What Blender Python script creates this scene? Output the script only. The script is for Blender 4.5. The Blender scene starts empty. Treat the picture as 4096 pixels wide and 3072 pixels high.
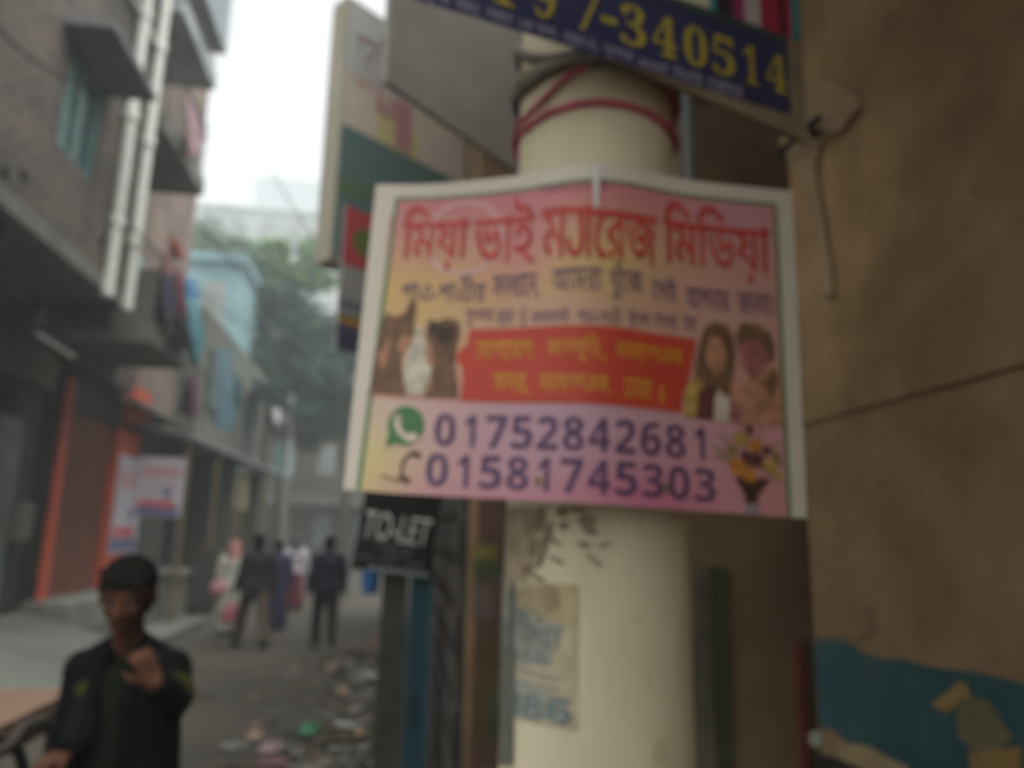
import bpy, bmesh, math, random
from mathutils import Vector, Matrix
from mathutils.geometry import delaunay_2d_cdt
from math import sin, cos, pi, radians, tan, atan2, sqrt, exp
random.seed(7)
SC = bpy.context.scene
COL = SC.collection

# ---------------------------------------------------------------- camera
F_PX, PITCH, YAW, ROLL = 3000.0, radians(11.6), radians(8.3), radians(1.2)
CP = Vector((0, 0, 1.65))
FW = Vector((sin(YAW)*cos(PITCH), cos(YAW)*cos(PITCH), sin(PITCH)))
R0 = Vector((cos(YAW), -sin(YAW), 0))
U0 = R0.cross(FW)
RT = R0*cos(ROLL) + U0*sin(ROLL)
UP = U0*cos(ROLL) - R0*sin(ROLL)
cam = bpy.data.cameras.new('camera')
cam_o = bpy.data.objects.new('camera', cam)
COL.objects.link(cam_o)
cam_o.matrix_world = Matrix(((RT.x, UP.x, -FW.x, CP.x), (RT.y, UP.y, -FW.y, CP.y), (RT.z, UP.z, -FW.z, CP.z), (0, 0, 0, 1)))
cam.sensor_width = 36
cam.lens = 36*F_PX/4096
cam.clip_start = 0.05
cam.clip_end = 2000
cam.dof.use_dof = True              # the phone focused far too near
cam.dof.focus_distance = 0.30
cam.dof.aperture_fstop = 5.8
SC.camera = cam_o

# ---------------------------------------------------------------- sky and sun (white overcast)
W = bpy.data.worlds.new('World')
SC.world = W
W.use_nodes = True
nt = W.node_tree
sky = nt.nodes.new('ShaderNodeTexSky')
sky.sky_type = 'NISHITA'
sky.sun_disc = False
SUN_EL, SUN_AZ = radians(70), radians(140)
sky.sun_elevation = SUN_EL
sky.sun_rotation = SUN_AZ
sky.dust_density = 4.0
sky.air_density = 1.0
hs = nt.nodes.new('ShaderNodeHueSaturation')
hs.inputs['Saturation'].default_value = 0.22
nt.links.new(sky.outputs[0], hs.inputs['Color'])
wm = nt.nodes.new('ShaderNodeMixRGB')
wm.blend_type = 'MULTIPLY'
wm.inputs[0].default_value = 1
wm.inputs[2].default_value = (1.06, 1.03, 0.96, 1)
nt.links.new(hs.outputs[0], wm.inputs[1])
nt.links.new(wm.outputs[0], nt.nodes['Background'].inputs['Color'])
nt.nodes['Background'].inputs['Strength'].default_value = 0.15
sun = bpy.data.lights.new('sun', 'SUN')
sun.energy = 0.6
sun.angle = radians(25)
sun.color = (1, 0.96, 0.9)
so = bpy.data.objects.new('sun', sun)
COL.objects.link(so)
sd = Vector((sin(SUN_AZ)*cos(SUN_EL), cos(SUN_AZ)*cos(SUN_EL), sin(SUN_EL)))
so.rotation_euler = sd.to_track_quat('Z', 'Y').to_euler()
SC.view_settings.view_transform = 'Standard'
SC.view_settings.look = 'None'
SC.view_settings.exposure = 1.3
SC.cycles.use_denoising = True
SC.cycles.max_bounces = 8
SC.cycles.diffuse_bounces = 5
SC.cycles.volume_bounces = 1
SC.cycles.volume_step_rate = 4

# ---------------------------------------------------------------- helpers
def ray(x, y):
    return FW + RT*((x-2048)/F_PX) - UP*((y-1536)/F_PX)
def at(x, y, axis, val):            # where the sight line through a pixel meets a real plane x=, y= or z=
    d = ray(x, y)
    return CP + d*((val-CP[axis])/d[axis])
def onplane(x, y, p0, n):
    d = ray(x, y)
    return CP + d*((p0-CP).dot(n)/d.dot(n))

class MB:
    def __init__(s):
        s.v, s.f, s.m = [], [], []
    def add(s, vs, fs, mi=0):
        o = len(s.v)
        s.v += [tuple(v) for v in vs]
        s.f += [tuple(i+o for i in f) for f in fs]
        s.m += [mi]*len(fs)
        return s
    def box(s, x0, x1, y0, y1, z0, z1, mi=0):
        return s.add([(x0,y0,z0),(x1,y0,z0),(x1,y1,z0),(x0,y1,z0),(x0,y0,z1),(x1,y0,z1),(x1,y1,z1),(x0,y1,z1)],
                     [(3,2,1,0),(4,5,6,7),(0,1,5,4),(1,2,6,5),(2,3,7,6),(3,0,4,7)], mi)
    def obox(s, c, ax, ay, az, mi=0):   # centre and three half-axes
        c, ax, ay, az = Vector(c), Vector(ax), Vector(ay), Vector(az)
        vs = [c+ax*i+ay*j+az*k for k in (-1,1) for i,j in ((-1,-1),(1,-1),(1,1),(-1,1))]
        return s.add(vs, [(3,2,1,0),(4,5,6,7),(0,1,5,4),(1,2,6,5),(2,3,7,6),(3,0,4,7)], mi)
    def tube(s, pts, r, n=10, mi=0, cap=True):
        pts = [Vector(p) for p in pts]
        rs = r if isinstance(r, (list, tuple)) else [r]*len(pts)
        rings, vs = [], []
        ref = None
        for i, p in enumerate(pts):
            t = (pts[min(i+1, len(pts)-1)] - pts[max(i-1, 0)]).normalized()
            if ref is None:
                ref = t.orthogonal().normalized()
            a = (ref - t*ref.dot(t)).normalized()
            ref = a
            b = t.cross(a)
            for k in range(n):
                an = 2*pi*k/n
                vs.append(p + (a*cos(an)+b*sin(an))*rs[i])
        fs = []
        for i in range(len(pts)-1):
            for k in range(n):
                fs.append((i*n+k, i*n+(k+1) % n, (i+1)*n+(k+1) % n, (i+1)*n+k))
        if cap:
            fs.append(tuple(range(n-1, -1, -1)))
            fs.append(tuple(range((len(pts)-1)*n, len(pts)*n)))
        return s.add(vs, fs, mi)
    def slab(s, quad, th, mi=0):        # a quad of four points thickened away from its normal
        q = [Vector(p) for p in quad]
        n = (q[1]-q[0]).cross(q[3]-q[0]).normalized()*th
        return s.add(q+[p-n for p in q], [(0,1,2,3),(7,6,5,4),(1,0,4,5),(2,1,5,6),(3,2,6,7),(0,3,7,4)], mi)
    def build(s, name, mats, parent=None, smooth=False):
        me = bpy.data.meshes.new(name)
        me.from_pydata(s.v, [], s.f)
        for m in (mats if isinstance(mats, (list, tuple)) else [mats]):
            me.materials.append(m)
        me.polygons.foreach_set('material_index', s.m)
        if smooth:
            me.polygons.foreach_set('use_smooth', [True]*len(s.f))
        me.update()
        o = bpy.data.objects.new(name, me)
        COL.objects.link(o)
        if parent:
            o.parent = parent
            o.matrix_parent_inverse = Matrix.Translation(-parent.location)
        return o

def tag(o, label, cat, group=None):
    o['label'] = label
    o['category'] = cat
    if group:
        o['group'] = group
    return o
def thing(name, label, cat, loc=(0,0,0), group=None):
    o = bpy.data.objects.new(name, None)
    COL.objects.link(o)
    o.location = loc
    o.empty_display_size = 0.1
    return tag(o, label, cat, group)
def struct(o, kind='structure'):
    o['kind'] = kind
    return o

def M(name, col, rough=0.85, var=0.25, scale=5.0, bump=0.15, col2=None, stain=0.0, spec=0.3, metal=0.0, stretch=(1,1,1)):
    m = bpy.data.materials.new(name)
    m.use_nodes = True
    N, L = m.node_tree.nodes, m.node_tree.links
    b = N['Principled BSDF']
    b.inputs['Roughness'].default_value = rough
    b.inputs['Specular IOR Level'].default_value = spec
    b.inputs['Metallic'].default_value = metal
    tc = N.new('ShaderNodeTexCoord')
    mp = N.new('ShaderNodeMapping')
    mp.inputs['Scale'].default_value = stretch
    L.new(tc.outputs['Object'], mp.inputs['Vector'])
    no = N.new('ShaderNodeTexNoise')
    no.inputs['Scale'].default_value = scale
    no.inputs['Detail'].default_value = 6
    no.inputs['Roughness'].default_value = 0.65
    L.new(mp.outputs[0], no.inputs['Vector'])
    rp = N.new('ShaderNodeValToRGB')
    c = Vector(col)
    d = Vector(col2) if col2 else c*(1+var)
    lo = c*(1-var)
    rp.color_ramp.elements[0].position = 0.3
    rp.color_ramp.elements[1].position = 0.7
    rp.color_ramp.elements[0].color = (*lo, 1)
    rp.color_ramp.elements[1].color = (*d, 1)
    L.new(no.outputs['Fac'], rp.inputs['Fac'])
    out = rp.outputs['Color']
    if stain:
        n2 = N.new('ShaderNodeTexNoise')
        n2.inputs['Scale'].default_value = scale*0.23
        n2.inputs['Detail'].default_value = 4
        L.new(mp.outputs[0], n2.inputs['Vector'])
        r2 = N.new('ShaderNodeValToRGB')
        r2.color_ramp.elements[0].position = 0.38
        r2.color_ramp.elements[1].position = 0.62
        r2.color_ramp.elements[0].color = (1-stain, 1-stain, 1-stain, 1)
        r2.color_ramp.elements[1].color = (1, 1, 1, 1)
        L.new(n2.outputs['Fac'], r2.inputs['Fac'])
        mx = N.new('ShaderNodeMixRGB')
        mx.blend_type = 'MULTIPLY'
        mx.inputs['Fac'].default_value = 1
        L.new(out, mx.inputs[1])
        L.new(r2.outputs[0], mx.inputs[2])
        out = mx.outputs[0]
    L.new(out, b.inputs['Base Color'])
    if bump:
        bp = N.new('ShaderNodeBump')
        bp.inputs['Strength'].default_value = bump
        bp.inputs['Distance'].default_value = 0.02
        L.new(no.outputs['Fac'], bp.inputs['Height'])
        L.new(bp.outputs[0], b.inputs['Normal'])
    return m

def brick(name, c1, c2, mortar, w=0.25, h=0.075):
    m = bpy.data.materials.new(name)
    m.use_nodes = True
    N, L = m.node_tree.nodes, m.node_tree.links
    b = N['Principled BSDF']
    b.inputs['Roughness'].default_value = 0.9
    tc = N.new('ShaderNodeTexCoord')
    sx = N.new('ShaderNodeSeparateXYZ')
    L.new(tc.outputs['Object'], sx.inputs[0])
    ad = N.new('ShaderNodeMath')
    L.new(sx.outputs[0], ad.inputs[0])
    L.new(sx.outputs[1], ad.inputs[1])
    cx = N.new('ShaderNodeCombineXYZ')
    L.new(ad.outputs[0], cx.inputs[0])
    L.new(sx.outputs[2], cx.inputs[1])
    bt = N.new('ShaderNodeTexBrick')
    bt.inputs['Scale'].default_value = 1
    bt.inputs['Brick Width'].default_value = w
    bt.inputs['Row Height'].default_value = h
    bt.inputs['Mortar Size'].default_value = 0.012
    bt.inputs['Color1'].default_value = (*c1, 1)
    bt.inputs['Color2'].default_value = (*c2, 1)
    bt.inputs['Mortar'].default_value = (*mortar, 1)
    L.new(cx.outputs[0], bt.inputs['Vector'])
    no = N.new('ShaderNodeTexNoise')
    no.inputs['Scale'].default_value = 1.1
    no.inputs['Detail'].default_value = 5
    L.new(tc.outputs['Object'], no.inputs['Vector'])
    rp = N.new('ShaderNodeValToRGB')
    rp.color_ramp.elements[0].position = 0.35
    rp.color_ramp.elements[1].position = 0.7
    rp.color_ramp.elements[0].color = (0.6, 0.6, 0.6, 1)
    rp.color_ramp.elements[1].color = (1.15, 1.12, 1.08, 1)
    L.new(no.outputs['Fac'], rp.inputs[0])
    mx = N.new('ShaderNodeMixRGB')
    mx.blend_type = 'MULTIPLY'
    mx.inputs[0].default_value = 1
    L.new(bt.outputs['Color'], mx.inputs[1])
    L.new(rp.outputs[0], mx.inputs[2])
    L.new(mx.outputs[0], b.inputs['Base Color'])
    return m

def flat(name, col, rough=0.5, spec=0.35):
    return M(name, col, rough=rough, var=0.06, scale=14, bump=0.0, spec=spec)

# ------------------------------------------------- printing: letters and shapes laid on a sign's surface
_txt = {}
def contours(s, bold=0.0):
    key = (s, bold)
    if key in _txt:
        return _txt[key]
    cu = bpy.data.curves.new('t', 'FONT')
    cu.body = s
    cu.size = 1
    cu.resolution_u = 3
    cu.offset = bold
    cu.dimensions = '2D'
    cu.fill_mode = 'NONE'
    o = bpy.data.objects.new('t', cu)
    COL.objects.link(o)
    dg = bpy.context.evaluated_depsgraph_get()
    dg.update()
    me = bpy.data.meshes.new_from_object(o.evaluated_get(dg))
    nb = {}
    for e in me.edges:
        a, b = e.vertices
        nb.setdefault(a, []).append(b)
        nb.setdefault(b, []).append(a)
    # follow mesh edge direction as stored so that the winding survives
    nxt = {}
    for e in me.edges:
        nxt.setdefault(e.vertices[0], e.vertices[1])
    seen, loops = set(), []
    for v0 in range(len(me.vertices)):
        if v0 in seen or v0 not in nb:
            continue
        lp, prev, cur = [], None, v0
        while cur not in seen:
            seen.add(cur)
            lp.append(cur)
            c = [x for x in nb[cur] if x != prev and x not in seen]
            if prev is None:           # vertices of one spline are stored in order
                c = sorted(c, key=lambda x: abs(x-cur-1))
            if not c:
                break
            prev, cur = cur, c[0]
        if len(lp) > 2:
            loops.append([(me.vertices[i].co.x, me.vertices[i].co.y) for i in lp])
    bpy.data.objects.remove(o)
    bpy.data.meshes.remove(me)
    _txt[key] = loops
    return loops

def winding(loops, x, y):
    w = 0
    for lp in loops:
        n = len(lp)
        x0, y0 = lp[-1]
        for x1, y1 in lp:
            if (y0 <= y) != (y1 <= y):
                t = (y-y0)/(y1-y0)
                if x0+t*(x1-x0) > x:
                    w += 1 if y1 > y0 else -1
            x0, y0 = x1, y1
    return w

def fill(loops):
    """triangles of the non-zero fill of possibly overlapping outlines"""
    tri = []
    # group loops by overlapping x ranges: one glyph at a time stays quick
    items = sorted(((min(p[0] for p in l), max(p[0] for p in l), l) for l in loops), key=lambda t: t[0])
    groups, cur, hi = [], [], -1e9
    for a, b, l in items:
        if cur and a > hi:
            groups.append(cur)
            cur = []
            hi = -1e9
        cur.append(l)
        hi = max(hi, b)
    if cur:
        groups.append(cur)
    for g in groups:
        vs, es = [], []
        for l in g:
            o = len(vs)
            vs += [Vector(p) for p in l]
            es += [(o+i, o+(i+1) % len(l)) for i in range(len(l))]
        V, E, Fc, *_ = delaunay_2d_cdt(vs, es, [], 0, 1e-5)
        for f in Fc:
            c = sum((V[i] for i in f), Vector((0, 0)))/len(f)
            if winding(g, c.x, c.y) != 0:
                tri.append([tuple(V[i]) for i in f])
    return tri

class Print:
    def __init__(s):
        s.t = []       # (triangle, material, layer)
    def poly(s, pts, mi, layer=1):
        s.t += [(t, mi, layer) for t in fill([list(pts)])]
    def rect(s, u0, v0, u1, v1, mi, layer=1):
        s.t.append(([(u0,v0),(u1,v0),(u1,v1),(u0,v1)], mi, layer))
    def disc(s, u, v, r, mi, layer=1, r2=None, n=28):
        s.t.append(([(u+r*cos(2*pi*k/n), v+(r2 or r)*sin(2*pi*k/n)) for k in range(n)], mi, layer))
    def ring(s, u, v, r, w, mi, layer=1, n=32):
        for k in range(n):
            a, b = 2*pi*k/n, 2*pi*(k+1)/n
            s.t.append(([(u+r*cos(a), v+r*sin(a)), (u+(r+w)*cos(a), v+(r+w)*sin(a)), (u+(r+w)*cos(b), v+(r+w)*sin(b)), (u+r*cos(b), v+r*sin(b))], mi, layer))
    def stroke(s, pts, w, mi, layer=1):
        for (a, b) in zip(pts, pts[1:]):
            d = Vector(b)-Vector(a)
            if d.length < 1e-6:
                continue
            n = Vector((-d.y, d.x)).normalized()*w/2
            e = d.normalized()*w*0.3
            A, B = Vector(a)-e, Vector(b)+e
            s.t.append(([tuple(A-n), tuple(B-n), tuple(B+n), tuple(A+n)], mi, layer))
    def text(s, string, box, mi, layer=1, bold=0.0, shear=0.0, tf=None):
        lp = contours(string, bold)
        xs = [p[0] for l in lp for p in l]
        ys = [p[1] for l in lp for p in l]
        x0, x1, y0, y1 = min(xs), max(xs), min(ys), max(ys)
        u0, v0, u1, v1 = box
        for t in fill(lp):
            q = []
            for x, y in t:
                a, b = (x-x0)/(x1-x0), (y-y0)/(y1-y0)
                q.append((u0+a*(u1-u0)+shear*b, v0+b*(v1-v0)))
            s.t.append((q, mi, layer))
    def put(s, mb, fn, knots=None, mi0=0):
        """lay everything on the surface fn(u, v, layer); knots are the columns where the surface bends"""
        bm = bmesh.new()
        lay = bm.faces.layers.int.new('l')
        for t, mi, layer in s.t:
            try:
                f = bm.faces.new([bm.verts.new((p[0], p[1], 0)) for p in t])
            except ValueError:
                continue
            f.normal_update()
            if f.normal.z < 0:
                f.normal_flip()
            f.material_index = mi
            f[lay] = layer
        for k in knots or []:
            bmesh.ops.bisect_plane(bm, geom=bm.verts[:]+bm.edges[:]+bm.faces[:], plane_co=(k, 0, 0), plane_no=(1, 0, 0), dist=1e-6)
        for f in bm.faces:
            mb.add([fn(v.co.x, v.co.y, f[lay]) for v in f.verts], [tuple(range(len(f.verts)))], f.material_index+mi0)
        bm.free()

# ---------------------------------------------------------------- materials
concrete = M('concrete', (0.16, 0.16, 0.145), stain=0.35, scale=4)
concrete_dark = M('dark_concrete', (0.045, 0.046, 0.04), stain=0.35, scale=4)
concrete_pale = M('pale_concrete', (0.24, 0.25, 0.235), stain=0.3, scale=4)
pole_mat = M('pole_cream_paint', (0.66, 0.59, 0.42), var=0.14, scale=5, stain=0.32, rough=0.75, stretch=(1, 1, 0.3))
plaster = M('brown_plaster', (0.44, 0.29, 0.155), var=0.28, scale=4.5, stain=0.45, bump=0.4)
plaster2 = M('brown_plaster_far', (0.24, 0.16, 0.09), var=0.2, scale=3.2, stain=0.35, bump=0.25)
plaster_light = M('pale_plaster', (0.40, 0.295, 0.175), var=0.2, scale=6)
blue_paint = M('flaking_blue_paint', (0.03, 0.125, 0.165), var=0.3, scale=5, col2=(0.07, 0.14, 0.14), stain=0.3)
ochre = M('ochre_plaster', (0.26, 0.17, 0.06), var=0.25, scale=9)
dark_hole = M('dark_hole', (0.03, 0.025, 0.02))
brick_a = brick('weathered_brick', (0.135, 0.108, 0.09), (0.07, 0.061, 0.054), (0.17, 0.16, 0.148), 0.26, 0.11)
brick_b = brick('brown_brick', (0.25, 0.17, 0.14), (0.2, 0.14, 0.12), (0.22, 0.2, 0.18))
white_pvc = M('white_pipe', (0.62, 0.66, 0.62), var=0.12, rough=0.5, bump=0)
teal_glass = M('teal_glass', (0.04, 0.10, 0.11), rough=0.25, bump=0, spec=0.5)
teal_paint = M('teal_paint', (0.13, 0.25, 0.24), rough=0.6)
orange_paint = M('orange_paint', (0.55, 0.09, 0.045), rough=0.7, var=0.2)
shutter_rust = M('rust_shutter', (0.2, 0.07, 0.038), rough=0.7, col2=(0.25, 0.085, 0.04))
shutter_teal = M('teal_grey_shutter', (0.05, 0.085, 0.095), rough=0.55)
black = M('black', (0.012, 0.012, 0.012), rough=0.7)
dark_metal = M('dark_metal', (0.04, 0.035, 0.032), rough=0.5)
tin = M('tin_sheet', (0.16, 0.18, 0.175), rough=0.5, stain=0.3)
blue_tarp = M('blue_tarp', (0.08, 0.17, 0.22), rough=0.6)
cyan_cloth = M('cyan_cloth', (0.18, 0.44, 0.52), rough=0.9)
wood = M('wood_board', (0.17, 0.11, 0.08), var=0.2, scale=3, stretch=(1, 6, 1))
wood_dark = M('dark_wood', (0.05, 0.035, 0.025), var=0.3, scale=6)
bamboo = M('bamboo', (0.14, 0.115, 0.07))

# ================================================================ THE SETTING
ROADM = M('worn_road', (0.066, 0.06, 0.05), var=0.2, scale=1.6, stain=0.3, bump=0.3)
MB().add([(-400,-400,-0.03),(400,-400,-0.03),(400,600,-0.03),(-400,600,-0.03)], [(0,1,2,3)]).build('ground', M('packed_earth', (0.13, 0.12, 0.1), scale=0.8))
struct(bpy.data.objects['ground'])
g = MB()
for i in range(40):
    y0, y1 = -10+i*2.5, -7.5+i*2.5
    g.add([(-3.25,y0,0),(-1.4,y0,0.035),(0.4,y0,0.0),(2.2,y0,-0.01),(-3.25,y1,0),(-1.4,y1,0.035),(0.4,y1,0.0),(2.2,y1,-0.01)], [(0,1,5,4),(1,2,6,5),(2,3,7,6)])
struct(g.build('road', ROADM, smooth=True))
# raised pavement with a sloping concrete ramp along the left shops
pv = MB()
pv.add([(-4.62,3.5,0.62),(-3.0,3.5,0.16),(-3.0,10.6,0.16),(-4.62,10.6,0.62),(-3.0,3.5,-0.02),(-3.0,10.6,-0.02),(-4.62,10.6,-0.02),(-4.62,3.5,-0.02)],
       [(0,1,2,3),(1,4,5,2),(3,2,5,6),(0,7,4,1)])
pv.box(-4.62,-3.3,10.65,24,-0.02,0.13)
pv.box(-4.62,-4.0,10.9,15.2,0.13,0.40)
struct(pv.build('pavement', M('pavement_concrete', (0.13, 0.145, 0.13), var=0.2, scale=2.2, stain=0.3)))

# ================================================================ LEFT: brick building with the overhanging upper storey
def corrugated(mb, x, y0, y1, z0, z1, pitch=0.09, depth=0.018, mi=0):
    n = max(4, int((z1-z0)/pitch*4))
    vs, fs = [], []
    for i in range(n+1):
        z = z0+(z1-z0)*i/n
        xx = x+depth*sin(2*pi*(z-z0)/pitch)
        vs += [(xx, y0, z), (xx, y1, z)]
    for i in range(n):
        fs.append((2*i, 2*i+1, 2*i+3, 2*i+2))
    mb.add(vs, fs, mi)

bA = thing('brick_building', 'weathered brick building with overhanging upper storey and two white drain pipes', 'building', (-5, 6, 0))
a = MB()
a.box(-9, -3.6, 3.5, 7.55, 4.58, 15)
a.box(-9, -3.6, 8.5, 9.75, 4.58, 15)
a.box(-9, -3.6, 7.55, 8.5, 4.58, 5.48)
a.box(-9, -3.6, 7.55, 8.5, 6.62, 15)
a.box(-9, -4.2, 7.55, 8.5, 5.48, 6.62)
a.build('upper_wall', brick_a, bA)
a = MB()
a.box(-9, -3.55, 3.45, 9.77, 4.4, 4.58)
a.build('floor_slab', M('slab_concrete', (0.17, 0.175, 0.16), stain=0.3), bA)
MB().box(-3.6, -3.52, 3.45, 9.77, 8.0, 8.14).build('string_course', concrete_pale, bA)
for y in (7.0, 9.75):
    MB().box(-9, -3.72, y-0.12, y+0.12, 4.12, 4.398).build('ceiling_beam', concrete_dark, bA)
a = MB()
a.box(-9, -4.72, 3.5, 7.7, -0.02, 4.398)
a.box(-9, -4.72, 9.9, 10.6, -0.02, 4.398)
a.box(-9, -4.72, 7.7, 9.9, 3.3, 4.398)
a.box(-9, -5.4, 7.7, 9.9, -0.02, 3.3)
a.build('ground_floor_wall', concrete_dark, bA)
a = MB()
corrugated(a, -4.83, 7.72, 9.2, 0.64, 2.62)
sh = a.build('roller_shutter', shutter_teal, bA)
MB().box(-4.83, -4.77, 7.72, 9.2, 2.62, 2.7).build('shutter_rail', teal_paint, sh)
MB().box(-4.85, -4.58, 9.3, 9.9, 0.3, 2.95).build('pilaster', M('grey_green_pilaster', (0.13, 0.15, 0.14), stain=0.3), bA)
MB().box(-4.72, -4.5, 9.95, 10.3, 1.5, 1.95).build('meter_box', M('green_grey_box', (0.1, 0.115, 0.09)), bA)
MB().box(-4.719, -4.56, 3.6, 10.55, 3.42, 3.86).build('shop_fascia', M('olive_fascia', (0.07, 0.068, 0.052)), bA)
MB().box(-5.39, -4.9, 7.72, 9.29, 2.72, 3.29).build('recess_shade_block', black, bA)  # black block puts the shade of the recess over the shutter into colour
MB().tube([(-4.0, 8.6, 3.72), (-4.0, 9.55, 3.7)], 0.03, 8).build('tube_lamp', white_pvc, bA)
MB().tube([(-4.25, 9.2, 4.0), (-4.25, 9.2, 4.2)], [0.09, 0.03], 12).build('ceiling_lamp', concrete_pale, bA)
# window of the upper storey
wn = MB()
for z0, z1 in ((5.48, 5.54), (6.56, 6.62)):
    wn.box(-3.78, -3.64, 7.55, 8.5, z0, z1)
for y0, y1 in ((7.55, 7.62), (7.98, 8.04), (8.43, 8.5)):
    wn.box(-3.78, -3.64, y0, y1, 5.54, 6.56)
win = wn.build('window', teal_paint, bA)
MB().box(-3.74, -3.71, 7.62, 8.43, 5.54, 6.56).build('pane', teal_glass, win)
MB().box(-3.70, -3.66, 7.63, 7.86, 5.55, 6.55).build('shutter', teal_paint, win)
MB().box(-3.599, -3.1, 7.3, 8.65, 6.66, 6.74).build('sunshade', M('dark_shade', (0.13, 0.15, 0.155)), bA)
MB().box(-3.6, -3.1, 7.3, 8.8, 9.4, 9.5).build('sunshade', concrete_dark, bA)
for y, zb in ((9.02, 4.33), (9.66, 4.36)):
    p = MB().tube([(-3.5, y, zb), (-3.5, y, 15)], 0.068, 12)
    for z in (5.2, 6.6, 8.0, 9.4):
        p.tube([(-3.5, y, z), (-3.5, y, z+0.12)], 0.088, 12)
    p.build('drain_pipe', white_pvc, bA, smooth=False)
for y, z in ((8.9, 4.95), (6.75, 4.75), (7.05, 4.85)):
    MB().tube([(-3.64, y, z), (-3.585, y, z)], 0.06, 10).build('wall_hole', black, bA)

# ================================================================ LEFT: orange shop with the balconied house above it
bB = thing('balcony_house', 'tall house with stacked concrete balconies above an orange shuttered shop', 'building', (-5, 13, 0))
a = MB()
a.box(-9, -4.72, 10.62, 16.2, 3.9, 12.2)
a.build('upper_wall', brick_b, bB)
a = MB()
a.box(-9, -5.2, 10.62, 11.3, 0, 3.9)
a.box(-9, -4.66, 13.1, 16.2, 0, 3.9)
a.box(-9, -4.75, 11.3, 13.1, 0, 3.9)
a.build('ground_floor_wall', M('grey_green_wall', (0.10, 0.105, 0.09), stain=0.3), bB)
a = MB()
corrugated(a, -4.68, 11.225, 13.01, 0.722, 3.3)
a.build('roller_shutter', shutter_rust, bB)
fr = MB()
fr.box(-4.66, -4.6, 11.02, 11.22, 0.721, 3.75)
fr.build('door_jamb', orange_paint, bB)
MB().box(-4.75, -4.58, 13.02, 14.1, 0.721, 3.3).build('door_jamb', orange_paint, bB)
MB().box(-4.9, -4.52, 13.3, 14.2, 3.45, 4.05).build('corner_panel', orange_paint, bB)
MB().box(-4.749, -4.66, 11.3, 13.0, 3.31, 3.85).build('black_gap_strip', black, bB)  # black strip filling the dark gap between shutter and fascia board
MB().box(-4.72, -4.42, 10.8, 13.0, 3.86, 4.32).build('fascia_board', M('faded_pink_board', (0.13, 0.065, 0.06), col2=(0.12, 0.105, 0.10), scale=2), bB)
MB().box(-4.7, -4.05, 10.7, 14.4, 0.401, 0.72).build('plinth', concrete_pale, bB)
# balconies
for i, (y0, y1, z, ph) in enumerate(((10.35, 12.1, 4.12, 0.75), (9.98, 12.0, 7.0, 0.9), (10.05, 12.0, 8.92, 0.6))):
    b = MB()
    b.box(-4.72, -3.4, y0, y1, z, z+0.28)
    bo = b.build('balcony', M('balcony_concrete', (0.15, 0.155, 0.14) if i < 2 else (0.33, 0.37, 0.38), stain=0.3), bB)
    r = MB()
    if i == 0:
        r.box(-4.72, -3.42, y0+0.02, y0+0.1, z+0.28, z+0.28+ph)
        r.box(-3.5, -3.42, y0+0.1, y0+0.75, z+0.28, z+0.28+ph)
        r.build('parapet', concrete, bo)
    for k in range(9):
        y = y0+0.06+(y1-y0-0.12)*k/8
        r2 = MB()
    r2 = MB()
    for k in range(10):
        y = y0+0.06+(y1-y0-0.12)*k/9
        if i == 0 and y < y0+0.8:
            continue
        r2.tube([(-3.45, y, z+0.281), (-3.45, y, z+0.28+ph)], 0.012, 6)
    r2.tube([(-3.45, y0+(0.8 if i == 0 else 0.03), z+0.29+ph), (-3.45, y1-0.03, z+0.29+ph)], 0.02, 6)
    r2.build('railing', dark_metal, bo)
MB().box(-4.9, -3.38, 10.3, 12.35, 9.84, 12.4).build('top_storey', M('blue_grey_wall', (0.3, 0.36, 0.39), stain=0.2, scale=2), bB)
MB().box(-4.74, -4.68, 10.75, 11.25, 4.5, 6.5).build('door', M('pinkish_door', (0.32, 0.2, 0.17)), bB)
wn = MB().box(-4.76, -4.7, 12.5, 13.6, 5.2, 6.4).build('window', dark_metal, bB)
MB().box(-4.7, -4.685, 12.56, 13.54, 5.26, 6.34).build('pane', teal_glass, wn)
wn = MB().box(-4.76, -4.7, 12.5, 13.6, 7.9, 9.0).build('window', dark_metal, bB)
MB().box(-4.7, -4.685, 12.56, 13.54, 7.96, 8.94).build('pane', teal_glass, wn)

# clothes and cloths hung from the balconies
def cloth(name, label, cat, px, X, mat, group=None, folds=3, amp=0.05):
    """a hanging cloth whose corners are given as top-left, top-right, bottom-right, bottom-left"""
    q = [at(x, y, 0, X) for x, y in px]
    n, m = 14, 10
    vs, fs = [], []
    for j in range(m+1):
        for i in range(n+1):
            u, v = i/n, j/m
            p = (q[0]*(1-u)+q[1]*u)*(1-v)+(q[3]*(1-u)+q[2]*u)*v
            p = p+Vector((amp*sin(u*folds*2*pi+v*1.5)*(0.3+v), 0, -0.03*sin(pi*u)*(1-v)))
            vs.append(p)
    for j in range(m):
        for i in range(n):
            k = j*(n+1)+i
            fs.append((k, k+1, k+n+2, k+n+1))
    mb = MB().add(vs, fs)
    mb.add([v-Vector((0.012, 0, 0)) for v in vs], [tuple(reversed(f)) for f in fs])
    o = mb.build(name, mat, smooth=True)
    return tag(o, label, cat, group)
G_ = 'laundry hanging from the balconies'
cloth('hanging_cloth', 'dark navy cloth hanging on the lower balcony', 'laundry', [(648,1090),(712,1085),(705,1262),(640,1268)], -3.3, M('navy_cloth', (0.05, 0.05, 0.085)), G_)
cloth('hanging_cloth', 'narrow rose cloth hanging right of the navy cloth on the lower balcony', 'laundry', [(712,1085),(735,1090),(730,1270),(706,1265)], -3.28, M('rose_cloth', (0.3, 0.1, 0.13)), G_)
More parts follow.
